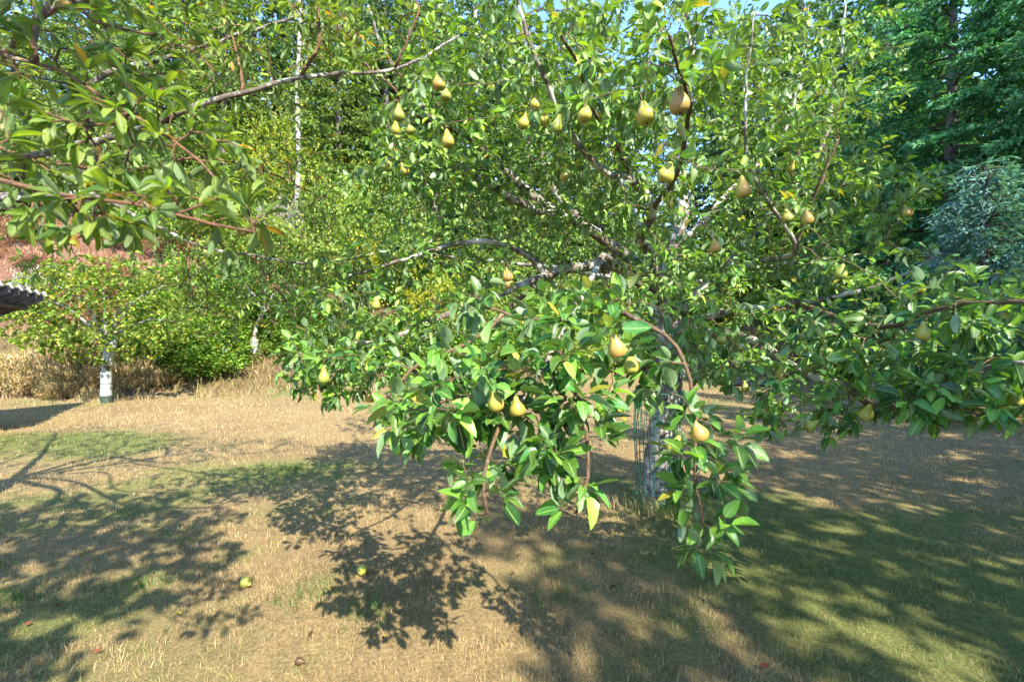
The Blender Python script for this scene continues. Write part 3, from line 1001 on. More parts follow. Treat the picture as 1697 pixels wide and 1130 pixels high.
# nothing right in front of the lens
att = att[~((np.abs(att[:, 0]) < .35) & (att[:, 1] < .6) & (att[:, 1] > -.5))]
tips2 = sk2.grow(att, rq)
sk2.radii()
plum_tree = empty('plum_tree', ppb, 'plum tree reaching in from the side with narrow leaves and lichen spotted branch', 'tree')
lv = leafify(sk2, tips2, rq, per_tip=(5, 9), gap=.045, mid=(2, 4), leaf=(.028, .052), ang=(.45, 1.15), droop=.05, tail=.85)
cols = leaf_colors(len(lv[0]), rq, (.055, .13, .02), (.22, .30, .04), (.42, .22, .03), .025, .32)
np_, nt_ = build_tree(plum_tree, sk2, tips2, lv, TPL_PLUM, TPL_PLUM_LO, M['plum_leaf'], M['plum_bark'], M['plum_twig'], cols, rq, pet=.14)
print('plum leaves', np_, nt_)


# ------------------------------------------------------------------ apple trees with white guards
def small_tree(root, base, pts_trunk, crown, n_tips, leaf, seed, cols, r0=.09, kite=.75):
    r = np.random.default_rng(seed)
    s = Skel()
    s.limb(pts_trunk, r0, r0 * .6, r)
    top = pts_trunk[-1]
    ctr, rad = crown
    for k in range(7):
        a = k * 2.4 + r.uniform(-.3, .3)
        e = ctr + A(math.cos(a) * rad[0] * .75, math.sin(a) * rad[1] * .75, rad[2] * r.uniform(-.3, .6))
        m_ = (top + e) / 2 + A(0, 0, .25)
        s.limb([top, m_, e], r0 * .45, .012, r, step=.1)
    u = nrm(r.normal(0, 1, (n_tips, 3))) * r.uniform(.15, 1, (n_tips, 1)) ** (1 / 2.4)
    T_ = ctr + u * A(*rad)
    ch = s.grow(T_, r, step=.1)
    s.radii(.003)
    l4 = leafify(s, ch, r, per_tip=(5, 9), gap=.08, mid=(2, 4), leaf=leaf, tail=.8)
    cc = cols(len(l4[0]), r)
    first = True
    tw = []
    for ids, limb in s.chains:
        Pp = s.P[ids]; rr = s.R[ids].copy(); 
        if len(Pp) < 2: continue
        if limb:
            if not first: rr[0] = rr[1]
            V, T = tube(Pp, rr, 8)
            mk('trunk' if first else 'branch', V, T, M['pear_bark'], root, smooth=True); first = False
        else:
            rr[0] = min(rr[0], rr[1] * 1.2); tw.append(tube(Pp, rr, 4, False))
    V, T = cat_vt(tw); mk('twigs', V, T, M['pear_twig'], root, smooth=True, kind='stuff')
    V, T, c4 = inst(TPL_KITE, l4[0], l4[1], l4[2], l4[3], cc, kite, r)
    mk('foliage', V, T, M['far_leaf'], root, c4, False, 'stuff')
    return T_, s


def appcol(n, r):
    return leaf_colors(n, r, (.11, .20, .03), (.22, .29, .04), (.42, .34, .04), .05, .3)


ab = px(176, 668, 11.7); ab[2] = Hs(ab[0], ab[1])
apple_tree = empty('apple_tree', ab, 'round apple tree with yellow fruit and white guard beside the shed', 'tree')
AT, _ = small_tree(apple_tree, ab, [ab + A(0, 0, -.05), ab + A(.02, 0, .6), ab + A(-.05, 0, 1.1), ab + A(-.05, .05, 1.55)],
                   (ab + A(-.1, .1, 2.25), (2.35, 1.6, 1.3)), 1000, (.07, .115), 51, appcol)
_ap = []
for z, r_ in ((0, .006), (.004, .018), (.02, .033), (.04, .036), (.058, .028), (.066, .012), (.062, .003)):
    _ap.append((r_, z))
S = 10; a = np.arange(S) / S * 2 * np.pi
V = np.concatenate([np.stack([r_ * np.cos(a), r_ * np.sin(a), np.full(S, z)], 1) for r_, z in _ap])
i_ = np.arange(len(_ap) - 1)[:, None] * S; j_ = np.arange(S)[None]; j2 = (j_ + 1) % S
a0 = (i_ + j_).ravel(); a1 = (i_ + j2).ravel()
APPLE = mesh('apple', V, np.concatenate([np.stack([a0, a1, a1 + S], 1), np.stack([a0, a1 + S, a0 + S], 1)]), M['apple'], None, True)
front = AT[(AT[:, 1] < ab[1] + .1)]
for k, c in enumerate(front[np.random.default_rng(3).choice(len(front), 34, replace=False)]):
    o = obj('apple', APPLE, None, c + A(0, -.02, -.075)); o.scale = (.95,) * 3
    tag(o, 'small yellow apple in the crown of the guarded apple tree', 'apple', 'yellow apples on the apple tree by the shed')

g = empty('trunk_guard', ab, 'white plastic guard with black bands round the apple trunk', 'tree guard')
def ringtube(z0, z1, r0, r1, x0=0.0, x1=0.0):
    return tube(np.array([(x0 + (x1 - x0) * t, 0, z0 + (z1 - z0) * t) for t in np.linspace(0, 1, 6)]), np.linspace(r0, r1, 6), 20, False)
V, T = ringtube(.17, .78, .118, .11); obj('lower_sleeve', mesh('lower_sleeve', V, T, M['guard'], None, True), g)
V, T = ringtube(.92, 1.55, .10, .135, .05, .12); obj('upper_sleeve', mesh('upper_sleeve', V, T, M['guard'], None, True), g)
V, T = ringtube(-.02, .17, .13, .122); obj('base_collar', mesh('base_collar', V, T, M['guard_base'], None, True), g)
for z in (.18, .48, .77, .94):
    x = 0 if z < .8 else .05
    V, T = ringtube(z - .004, z + .004, .122 if z < .8 else .108, .122 if z < .8 else .108, x, x)
    obj('band', mesh('band', V, T, M['guard_band'], None, True), g)

ab3 = A(-3.4, -1.6, Hs(-3.4, -1.6))  # unseen tree added behind the camera to cast shade on the left lawn
shade_tree = empty('apple_tree', ab3, 'broad leafy apple tree added out of view to shade the lawn', 'tree')
small_tree(shade_tree, ab3, [ab3 + A(0, 0, -.05), ab3 + A(.1, .1, .9), ab3 + A(.5, .4, 1.8), ab3 + A(.9, .7, 2.6)], (A(-1.7, -.75, 3.55), (1.8, 1.85, .55)), 900, (.07, .11), 53, appcol)
ab2 = px(421, 640, 15.5); ab2[2] = Hs(ab2[0], ab2[1])
apple2 = empty('apple_tree', ab2, 'apple tree with silvery branches before the green bramble bank', 'tree')
small_tree(apple2, ab2, [ab2 + A(0, 0, -.05), ab2 + A(.05, 0, .7), ab2 + A(.3, 0, 1.3)], (ab2 + A(.6, .3, 2.2), (2.2, 1.5, 1.1)), 700, (.06, .10), 52,
           lambda n, r: leaf_colors(n, r, (.05, .13, .025), (.10, .19, .03), (.4, .3, .04), .02, .3))
g2 = empty('trunk_guard', ab2, 'small white guard on the trunk of the silvery apple tree', 'tree guard')
V, T = ringtube(0, .46, .13, .12); obj('sleeve', mesh('sleeve', V, T, M['guard'], None, True), g2)
V, T = ringtube(.2, .22, .137, .137); obj('band', mesh('band', V, T, M['guard_band'], None, True), g2)


# ------------------------------------------------------------------ conifers
def fir(name, seed, Ht, Rad, nb, flakes, fl, base_h, colA, colB, droop=.3, up=.12, fw=.3, spruce=False):
    r = np.random.default_rng(seed)
    tr = resample(np.array([(0, 0, -.15), (r.uniform(-.05, .05), 0, Ht * .3), (0, r.uniform(-.1, .1), Ht * .65), (0, 0, Ht)]), Ht / 16)
    trunk = tube(tr, np.linspace(Ht * .0135 + .02, .015, len(tr)), 9)
    br = []; pos = []; dd = []; nn = []; ss = []
    for k in range(nb):
        h = base_h + (Ht - base_h) * ((k + r.uniform(0, 1)) / nb) ** .92
        rel = (h - base_h) / (Ht - base_h)
        L_ = Rad * (1 - rel) ** .8 * r.uniform(.65, 1.12) + .12
        a = k * 2.399 + r.uniform(-.4, .4)
        hd = A(math.cos(a), math.sin(a), 0); sd = A(-math.sin(a), math.cos(a), 0)
        u = np.linspace(0, 1, 8)
        drp = droop * r.uniform(.6, 1.3) * (1 - .6 * rel)
        z = up * u - drp * u ** 2 + .12 * drp * np.maximum(u - .7, 0) * 3
        B = A(0, 0, h) + hd * (u * L_)[:, None] + A(0, 0, 1) * (z * L_)[:, None] + sd * (r.uniform(-.1, .1) * u ** 2 * L_)[:, None]
        br.append(tube(B, np.linspace(.012 + L_ * .009, .004, 8), 4, False))
        nt2 = max(4, int(flakes * L_ / Rad))
        for side in (-1, 1):
            q = r.uniform(.12, 1, nt2) ** .8
            b = np.stack([np.interp(q, u, B[:, c]) for c in range(3)], 1)
            tl = (.38 * L_ * (1.05 - q) + .16) * r.uniform(.6, 1.2, nt2)
            td = nrm(hd * .75 + side * sd * r.uniform(.5, 1.1, (nt2, 1)) + A(0, 0, -1) * r.uniform(0, .45, (nt2, 1)))
            m_ = np.maximum(2, (tl / (fl * .55)).astype(int))
            for w in range(nt2):
                v = (np.arange(m_[w]) + r.uniform(0, 1, m_[w])) / m_[w]
                pp = b[w] + td[w] * (v * tl[w])[:, None] + A(0, 0, -.12) * (v ** 2 * tl[w])[:, None]
                pos.append(pp)
                f_ = td[w] + r.normal(0, .42, (len(v), 3)) + A(0, 0, -.1)
                dd.append(f_); nn.append(A(0, 0, 1) + r.normal(0, .5, (len(v), 3)))
                ss.append(r.uniform(.7, 1.25, len(v)) * fl)
    pos = np.concatenate(pos); dd = np.concatenate(dd); nn = np.concatenate(nn); ss = np.concatenate(ss)
    t_ = r.uniform(0, 1, (len(pos), 1))
    cc = (A(*colA) * (1 - t_) + A(*colB) * t_) * np.exp(r.normal(0, .2, (len(pos), 1)))
    V1 = inst(TPL_KITE, pos, dd, nn, ss, cc, fw, r)
    V2 = inst(TPL_KITE, pos, dd, np.cross(dd, nn), ss, cc * .95, fw, r)
    V, T, c4 = cat_vt([V1, V2])
    Vb, Tb = cat_vt(br)
    print(name, 'flakes', len(pos))
    return (mesh('trunk', trunk[0], trunk[1], M['fir_bark'], None, True), mesh('limbs', Vb, Tb, M['dark_wood'], None, True),
            mesh('crown', V, T, M['fir_needle'], c4))


GA, GB = (.08, .17, .06), (.17, .25, .07)
FIRS = [fir('fir_a', 61, 15, 3.2, 150, 22, .24, .8, GA, GB, fw=.5), fir('fir_b', 62, 18, 3.6, 160, 22, .26, 1.2, (.08, .17, .08), (.15, .24, .085), fw=.5),
        fir('fir_c', 63, 13, 3.0, 140, 22, .22, .5, (.11, .19, .05), (.21, .28, .06), fw=.5)]
FIR_NEAR = fir('fir_near', 64, 13, 3.0, 130, 44, .15, 1.6, (.07, .22, .11), (.12, .31, .12), droop=.35, fw=.36)
SPRUCE = fir('spruce', 65, 3.2, 1.15, 110, 30, .085, .1, (.10, .23, .21), (.17, .32, .29), droop=.02, up=.28, fw=.26)


def put_fir(kit, x, y, sc, rz, label, group=None, name='fir_tree', cat='tree', sink=.0):
    o = empty(name, (x, y, Hs(x, y) - sink), label, cat, group)
    o.rotation_euler = (0, 0, rz); o.scale = (sc, sc, sc)
    for nm_, me in zip(('trunk', 'limbs', 'crown'), kit):
        c = obj(nm_, me, o)
        if nm_ != 'trunk': c['kind'] = 'stuff'
    return o


BACK = 'tall firs growing on the slope behind the orchard'
BL = 'tall sunlit fir growing on the slope behind the pear tree'
rb = random.Random(5)


def fir_label(x, d):
    for lo, hi, near, far in ((-400, 260, 'fir standing above the reddish bank behind the shed', 'taller fir at the back of the reddish bank'),
                              (260, 450, 'fir standing between the reddish bank and the bleached snag', 'rear fir between the reddish bank and the bleached snag'),
                              (450, 590, 'fir standing next to the bleached dead snag', 'fir rising behind the bleached dead snag'),
                              (590, 790, 'fir rising above the yellow green bushes', 'rear fir above the yellow green bushes'),
                              (790, 1060, 'fir seen through the upper crown of the pear tree', 'rear fir behind the upper crown of the pear tree'),
                              (1060, 1420, 'sunlit fir behind the outer boughs of the pear tree', 'rear sunlit fir behind the outer boughs of the pear tree')):
        if lo <= x < hi:
            l_ = near if d < 29 else far
            return l_, l_.replace('fir ', 'firs ', 1)
    return 'fir behind the shaded dark firs at the lawn edge', 'firs behind the shaded firs'


for k, (x, d, kit, sc) in enumerate([
        (300, 27, 0, 1.15), (420, 30, 1, 1.1), (560, 26, 2, 1.1), (640, 30, 1, 1.05), (720, 25, 0, 1.0), (800, 29, 1, 1.15), (880, 26, 2, 1.25),
        (960, 31, 1, 1.1), (1010, 27, 0, 1.1), (1190, 30, 1, 1.05), (1260, 27, 2, 1.25), (1330, 31, 1, 1.2), (1400, 26, 0, 1.1), (200, 32, 1, 1.05), (90, 30, 2, 1.2), (-60, 29, 0, 1.1),
        (1100, 38, 2, 1.1), (250, 23.5, 0, .95), (370, 24.5, 2, 1.05), (500, 33, 0, 1.3), (600, 34, 0, 1.3), (690, 33, 2, 1.5), (830, 34, 0, 1.35), (920, 35, 0, 1.35), (1040, 31, 2, 1.2), (1230, 35, 0, 1.35), (1300, 36, 0, 1.4), (1380, 33, 1, 1.25), (150, 25, 0, .9), (20, 25, 2, .9), (1440, 25, 0, 1.2), (1520, 24, 1, 1.1), (350, 36, 1, 1.2), (750, 36, 1, 1.2), (1480, 34, 1, 1.3), (-250, 32, 1, 1.1), (1560, 29, 2, 1.3)]):
    p_ = px(x, 0, d)
    put_fir(FIRS[kit], p_[0], d, sc * rb.uniform(.95, 1.05), rb.uniform(0, 6.28), *fir_label(x, d))
RB = 'shaded dark firs at the edge of the lawn'
RL = 'dark shaded fir with hanging branches at the right lawn edge'
for k, (x, d, sc) in enumerate([(1580, 13.5, 1.25), (1470, 17.5, 1.2), (1750, 11.5, 1.1), (1690, 17, 1.3), (1860, 15, 1.3)]):
    p_ = px(x, 0, d)
    if k == 0: lab, gr = 'dark fir with a bare grey trunk behind the blue spruce', None
    elif k == 2: lab, gr = 'bright green fir bough tree beside the blue spruce', None
    else: lab, gr = 'dark shaded fir standing behind the grey trunked fir', RB
    put_fir(FIR_NEAR, p_[0], d, sc, rb.uniform(0, 6.28), lab, gr)
p_ = px(1635, 0, 9.4)
put_fir(SPRUCE, p_[0], 9.4, 1.55, 1.0, 'small blue grey spruce before the dark firs', None, 'blue_spruce')
# firs behind the photographer, which shade the lawn
SL = 'fir standing behind the place the photograph was taken from'
for x, y, kit, sc in [(4.3, -4.0, 2, .66), (5.6, -2.3, 2, .68), (6.5, -.5, 0, .6), (7.6, 1.1, 2, .68), (8.6, 2.9, 0, .62), (9.9, 4.6, 2, .72),
                      (2.2, -6.2, 2, .62),   (16.5, 1, 1, 1.0)]:
    put_fir(FIRS[kit], x, y, sc, rb.uniform(0, 6.28), SL, 'firs behind the camera')

# dead white snag
sb = px(490, 0, 22.0); sb[2] = Hs(sb[0], sb[1])
snag = empty('dead_snag', sb, 'tall bleached dead tree trunk with short broken twigs', 'dead tree')
rs = np.random.default_rng(9)
tp = resample(np.array([sb + A(0, 0, -.2), sb + A(.12, 0, 4), sb + A(.02, .1, 7), sb + A(.2, 0, 10), sb + A(.12, 0, 13), sb + A(.4, 0, 17)]), .5)
V, T = tube(tp, np.linspace(.13, .05, len(tp)), 9); mk('trunk', V, T, M['snag_wood'], snag, smooth=True)
for k in range(26):
    i_ = rs.integers(4, len(tp) - 1); a = rs.uniform(0, 6.28); L_ = rs.uniform(.3, 1.3)
    e = tp[i_] + L_ * A(math.cos(a), math.sin(a), rs.uniform(-.2, .3))
    V, T = tube(resample(np.array([tp[i_], (tp[i_] + e) / 2 + A(0, 0, .06), e]), .2), np.linspace(.022, .005, max(3, int(round(L_ / .2)) + 1))[:1].item(), 5) if False else tube(np.array([tp[i_], (tp[i_] + e) / 2 + A(0, 0, .06), e]), np.array([.024, .014, .005]), 5)
    mk('dead_branch', V, T, M['snag_wood'], snag, smooth=True)


# ------------------------------------------------------------------ shrubs
def shrub(seed, n_stems, leaves, leaf, cA, cB, yel, py, mat, width=.6, h=1.0, arch=.5, dry=False):
    """unit shrub about 1 m wide each way and h tall: stems and leaves"""
    r = np.random.default_rng(seed)
    st = []; pos = []; dd = []; nn = []; ss = []
    per = leaves // n_stems
    for k in range(n_stems):
        a = r.uniform(0, 6.28); q = r.uniform(.05, .5) ; b = A(math.cos(a) * q * .5, math.sin(a) * q * .5, -.05)
        a2 = a + r.uniform(-.7, .7)
        rad = r.uniform(.25, .52); top = h * r.uniform(.55, 1.0) * math.sqrt(max(.1, 1 - (rad / .6) ** 2))
        e = A(math.cos(a2) * rad, math.sin(a2) * rad, top)
        m_ = (b + e) / 2 + A(0, 0, arch * .3 * h) * r.uniform(.2, 1)
        u = np.linspace(0, 1, 7)[:, None]
        Q = (1 - u) ** 2 * b + 2 * u * (1 - u) * m_ + u * u * e
        st.append(tube(Q, np.linspace(.008, .002, 7), 4, False))
        v = r.uniform(.15, 1, per) ** .7
        pp = np.stack([np.interp(v, u[:, 0], Q[:, c]) for c in range(3)], 1)
        off = r.normal(0, .055, (per, 3))
        pos.append(pp + off)
        tg = nrm(e - b)
        if dry:
            dd.append(tg * 1.2 + r.normal(0, .45, (per, 3)) + A(0, 0, .3)); nn.append(r.normal(0, 1, (per, 3)))
        else:
            dd.append(off * 14 + r.normal(0, .6, (per, 3)) + A(0, 0, -.1)); nn.append(A(0, 0, 1) + r.normal(0, .45, (per, 3)))
        ss.append(r.uniform(.6, 1.3, per) * leaf)
    pos = np.concatenate(pos); dd = np.concatenate(dd); nn = np.concatenate(nn); ss = np.concatenate(ss)
    pos[:, 2] = np.maximum(pos[:, 2], .02)
    cc = leaf_colors(len(pos), r, cA, cB, yel, py, .28)
    V, T, c4 = inst(TPL_KITE, pos, dd, nn, ss, cc, width, r)
    Vs, Ts = cat_vt(st)
    return (mesh('stems', Vs, Ts, M['dark_wood'] if not dry else M['fir_bark'], None, True), mesh('foliage', V, T, mat, c4))


SH = {
    'bramble': [shrub(71 + k, 36, 5200, .05, (.09, .20, .025), (.20, .31, .04), (.36, .30, .04), .05, M['far_leaf'], .75) for k in range(2)],
    'yellow': [shrub(75 + k, 34, 5000, .05, (.22, .25, .02), (.34, .33, .03), (.5, .40, .04), .15, M['far_leaf'], .7) for k in range(2)],
    'gold': [shrub(78 + k, 90, 5200, .10, (.50, .35, .16), (.62, .48, .26), (.34, .28, .08), .2, M['dry'], .07, 1.0, .3, True) for k in range(2)],
    'pale': [shrub(81, 40, 4600, .05, (.17, .25, .05), (.28, .35, .08), (.45, .35, .05), .06, M['far_leaf'], .6)],
    'rust': [shrub(83, 60, 4200, .07, (.32, .15, .085), (.42, .22, .13), (.26, .17, .06), .25, M['dry'], .16, 1.0, .4, True)],
    'thicket': [shrub(86, 46, 9000, .034, (.13, .23, .045), (.25, .33, .065), (.40, .32, .04), .04, M['far_leaf'], .6)],
    'lime': [shrub(87, 46, 9000, .034, (.20, .28, .03), (.33, .37, .045), (.45, .34, .04), .08, M['far_leaf'], .6)],
    'twiggy': [shrub(85, 90, 3000, .12, (.40, .36, .32), (.52, .48, .44), None, 0, M['dry'], .05, 1.0, .3, True)],
}
LABS = {
    'bramble': ('green_bramble', 'green bramble bush at the foot of the slope behind the lawn', 'bush'),
    'yellow': ('yellow_bush', 'yellow green leafy bush on the slope behind the pear tree', 'bush'),
    'gold': ('dry_brush', 'golden dry brush clump beside the white guarded apple tree', 'bush'),
    'pale': ('hillside_bush', 'pale green bush scattered on the hillside', 'bush'),
    'rust': ('dead_fern', 'reddish brown dead fern clump on the hillside above the shed', 'fern'),
    'thicket': ('thicket_bush', 'tall green thicket bush standing below the firs on the slope', 'bush'),
    'lime': ('thicket_bush', 'tall lime green thicket bush standing below the firs on the slope', 'bush'),
    'twiggy': ('bare_brush', 'bare grey twiggy brush near the foot of the snag', 'bush'),
}
GRP = {k: v[1].replace(v[1].split()[0], v[1].split()[0], 1) + ' set' for k, v in LABS.items()}


def put_shrub(kind, x, y, w, h, label=None, group=True):
    kit = SH[kind][rb.randrange(len(SH[kind]))]
    nm_, lab, ct = LABS[kind]
    gl = GRP[kind]
    ipx = x / y * FPX + CX
    if kind == 'bramble':
        up_ = y - float(lawn_edge(x)) > 3.5
        lab = ('green bush high on the slope among pale bushes' if up_ else 'green bramble bush beside the golden dry brush' if ipx < 330 else 'green bramble bush around the silvery apple tree' if ipx < 490
               else 'green bramble bush at the foot of the yellow bushes' if ipx < 790 else 'green bush at the far lawn edge behind the pear tree')
    elif kind in ('thicket', 'lime'):
        w_ = 'tall lime green' if kind == 'lime' else 'tall green'
        lab = w_ + (' thicket bush next to the bleached snag' if ipx < 540 else ' thicket bush above the yellow bushes' if ipx < 790 else ' thicket bush seen through the pear tree crown')
    elif kind == 'pale':
        lab = 'pale green hillside bush near the bleached snag' if ipx < 560 else 'pale green hillside bush behind the pear tree crown'
    elif kind == 'rust':
        lab = 'reddish brown dead fern clump on the bank above the shed' if ipx < 180 else 'reddish brown dead fern clump on the slope above the brambles'
    elif kind == 'twiggy':
        lab = 'bare grey twiggy brush near the foot of the snag' if ipx > 300 else 'bare grey twiggy brush on the reddish bank'
    elif kind == 'yellow':
        lab = 'yellow green leafy bush on the slope behind the pear tree' if ipx > 300 else 'yellow green bush behind the guarded apple tree'
    gl = lab + ' set'
    o = empty(nm_, (x, y, Hs(x, y) - .03), label or lab, ct, gl if group and not label else None)
    o.rotation_euler = (0, 0, rb.uniform(0, 6.28)); o.scale = (w, w * rb.uniform(.8, 1.1), h)
    a = obj('stems', kit[0], o); a['kind'] = 'stuff'
    b_ = obj('foliage', kit[1], o); b_['kind'] = 'stuff'


def shp(kind, x, d, w, h, **k):
    put_shrub(kind, (x - CX) / FPX * d, d, w, h, **k)


for x, d, w, h in [(15, 12.8, 1.7, 1.0), (70, 13.5, 2.0, 1.5), (128, 13.2, 1.5, 1.1), (222, 13.5, 1.4, 1.2), (262, 13.9, 1.1, .7), (165, 14.3, 2.2, 1.7), (100, 12.5, 1.0, .5), (-40, 13.0, 2.2, 1.3)]:
    shp('gold', x, d, w, h)
for x, d, w, h in [(335, 14.3, 1.8, 1.1), (372, 14.6, 1.8, 1.3), (372, 15.4, 2.0, 1.5), (455, 16.4, 1.8, 1.4), (480, 15.9, 2.0, 1.3), (300, 14.6, 2.2, 1.8), (350, 15.2, 2.4, 2.0), (400, 16.4, 2.4, 2.0), (455, 16.6, 2.4, 1.9), (510, 16.8, 2.4, 1.9), (565, 17.2, 2.6, 1.9), (620, 17.6, 2.6, 2.0), (690, 17.8, 2.6, 2.0),
                   (760, 18.2, 2.8, 2.1), (830, 19.5, 2.8, 2.2), (900, 21, 3.0, 2.3), (970, 23, 3.2, 2.4), (1040, 25, 3.4, 2.4), (270, 16.5, 2.6, 2.2), (240, 15.2, 2.2, 1.6), (330, 17.5, 2.8, 2.2), (430, 19, 3, 2.4), (1110, 26, 3.2, 2.4), (1180, 26, 3.2, 2.2), (1300, 24, 3.4, 2.6), (1390, 21, 3.2, 2.4)]:
    shp('bramble', x, d, w, h)
for x, d, w, h in [(600, 20, 2.4, 2.8), (650, 20.5, 2.6, 3.0), (705, 20, 2.4, 2.9), (745, 21, 2.4, 2.8), (560, 22, 2.4, 2.6), (680, 22.5, 2.8, 3.2), (570, 26, 2.4, 3.4), (120, 18, 2.0, 1.8), (1230, 27, 3, 4), (1330, 25, 2.6, 3.2)]:
    shp('yellow', x, d, w, h)
for k in range(46):
    x = rb.uniform(220, 1000); d = rb.uniform(18.5, 25)
    shp('pale' if rb.random() < .6 else 'bramble', x, d, rb.uniform(2.0, 3.2), rb.uniform(1.6, 3.2))
for k, (x, d, w, h) in enumerate([(560, 21, 4, 5.0), (640, 23, 4.2, 5.5), (740, 22.5, 4, 5), (830, 22, 4.2, 5.5), (920, 24, 4.4, 6), (1010, 26, 4.6, 6), (1120, 28, 5, 6.5), (1230, 28, 5, 7), (1340, 24.5, 4.4, 6),
                                (300, 21, 3.6, 3.6), (380, 22.5, 4, 4.4), (470, 24, 4.4, 5.4), (880, 27, 5, 8), (680, 27, 5, 8), (520, 27, 4.6, 7.5), (1060, 31, 5, 9), (1290, 31, 5.5, 9), (420, 27, 4.6, 7)]):
    shp(('thicket', 'thicket', 'lime')[k % 3], x, d, w, h)
for k in range(52):
    x = rb.uniform(-150, 470); d = rb.uniform(16, 24)
    shp('rust', x, d, rb.uniform(1.4, 2.6), rb.uniform(.6, 1.2))
for x, d, w, h in [(480, 21, 2.6, 2.4), (515, 21.5, 2.4, 2.2), (450, 20.5, 2.2, 1.8), (60, 17.5, 2, 1.3), (90, 18, 2.2, 1.4)]:
    shp('twiggy', x, d, w, h)
for x, d, w, h in [(1440, 15, 2.2, 1.8), (1510, 15.5, 2.2, 1.6), (1470, 13.8, 1.5, 1.0)]:
    shp('bramble', x, d, w, h, label={1440: 'shaded low bush before the dark firs', 1510: 'shaded broad bush under the grey trunked fir', 1470: 'small shaded bush at the foot of the firs'}[x])


# ------------------------------------------------------------------ shed with a metal roof on the left
A_ = px(72, 487, 9.4); B_ = A_ + A(1.5, -2.6, 0) * 1.25
dr_ = nrm(B_ - A_)
dn = nrm(np.cross(dr_, A(0, 0, 1))) ; dn = dn if dn[0] < 0 else -dn
pitch = nrm(dn * math.cos(.50) - A(0, 0, 1) * math.sin(.50))
nrmv = nrm(np.cross(dr_, pitch)); nrmv = nrmv if nrmv[2] > 0 else -nrmv
sbase = (A_ + B_) / 2 + dn * 1.5; sbase[2] = Hs(sbase[0], sbase[1])
shed = empty('shed', sbase, 'open shed with ribbed grey metal roof and white trimmed edge', 'shed')
Lr = np.linalg.norm(B_ - A_); W = 2.6
npan = 9
Rm = np.stack([dr_, pitch, nrmv], 1)
V, T = box(A_ + dr_ * Lr / 2 + pitch * .35 - nrmv * .14, (Lr - .1, .06, .06), np.stack([dr_, pitch, nrmv], 1)); roof = mk('roof', V, T, M['fir_bark'], shed)
for k in range(npan):
    c = A_ + dr_ * (Lr * (k + .5) / npan) + pitch * W / 2
    V, T = box(c, (Lr / npan - .02, W, .012), Rm); mk('roof_panel', V, T, M['roof_metal'], shed).parent = roof
    c2 = A_ + dr_ * (Lr * k / npan + .01) + pitch * (W / 2 - .02) + nrmv * .012
    V, T = box(c2, (.035, W, .015), Rm); mk('roof_rib', V, T, M['roof_metal'], shed).parent = roof
    c3 = A_ + dr_ * (Lr * k / npan + .01) - pitch * .022 - nrmv * .02
    V, T = box(c3, (.07, .02, .10), Rm); mk('edge_cap', V, T, M['roof_edge'], shed).parent = roof
    c4 = A_ + dr_ * (Lr * k / npan + .01) + pitch * (W / 2) - nrmv * .062
    V, T = box(c4, (.05, W - .06, .10), Rm); mk('rafter', V, T, M['fir_bark'], shed).parent = roof
for q, s_ in ((A_ + dr_ * .2 + dn * 1.1, 0), (B_ - dr_ * .3 + dn * .5, 1), (A_ + dr_ * .2 + dn * 2.1, 2), (B_ - dr_ * .3 + dn * 2.1, 3)):
    z0 = Hs(q[0], q[1]) - .05
    z1 = A_[2] - np.dot(q - A_, dn) * math.tan(.5) - .12
    V, T = box((q[0], q[1], (z0 + z1) / 2), (.12, .12, z1 - z0)); mk('post', V, T, M['wall_paint'], shed)
wc = A_ + dr_ * (Lr / 2) + dn * 1.0
for k in range(12):
    c = A_ + dr_ * (.3 + (Lr - .6) * (k + .5) / 12) + dn * .62
    z0 = Hs(c[0], c[1]) - .02; z1 = A_[2] - .62 * math.tan(.5) - .15
    ang_ = math.atan2(dr_[1], dr_[0])
    Rz = np.array([[math.cos(ang_), -math.sin(ang_), 0], [math.sin(ang_), math.cos(ang_), 0], [0, 0, 1]])
    V, T = box((c[0], c[1], (z0 + z1) / 2), ((Lr - .6) / 12 - .008, .02, z1 - z0), Rz); mk('wall_board', V, T, M['wall_paint'], shed)

# ------------------------------------------------------------------ fallen logs and a covered pile at the back right
def log(pts, r0, r1, label, mat):
    b = pts[0].copy()
    o = empty('fallen_log', b, label, 'log')
    Q = resample(np.array(pts), .2)
    V, T = tube(Q, np.linspace(r0, r1, len(Q)), 10); mk('log_body', V, T, mat, o, smooth=True)
    for k in range(4):
        i_ = int((k + 1) * len(Q) / 5)
        e = Q[i_] + A(rs.uniform(-.3, .3), rs.uniform(-.3, .3), rs.uniform(.2, .5))
        V, T = tube(np.array([Q[i_], (Q[i_] + e) / 2, e]), np.array([.03, .02, .008]), 5); mk('branch_stub', V, T, mat, o, smooth=True)
def gnd(x, d, up):
    q = px(x, 0, d); q[2] = Hs(q[0], q[1]) + up; return q
log([gnd(1470, 13.6, .1), gnd(1530, 12.9, .9), gnd(1585, 12.4, 1.55)], .14, .09, 'dark fallen trunk leaning below the blue spruce', M['dark_wood'])
log([gnd(1540, 12.0, .12), gnd(1640, 11.6, .15), gnd(1740, 11.3, .12)], .13, .10, 'grey log lying along the shaded lawn edge', M['fir_bark'])
sp_ = gnd(1583, 12.2, 0)
st_ = empty('tree_stump', sp_, 'thick dark stump standing under the shaded firs', 'stump')
V, T = tube(np.array([sp_ + A(0, 0, -.1), sp_ + A(0, 0, .1), sp_ + A(.02, 0, .6), sp_ + A(.03, 0, 1.0)]), np.array([.32, .25, .21, .2]), 12); mk('stump_body', V, T, M['dark_wood'], st_, smooth=True)
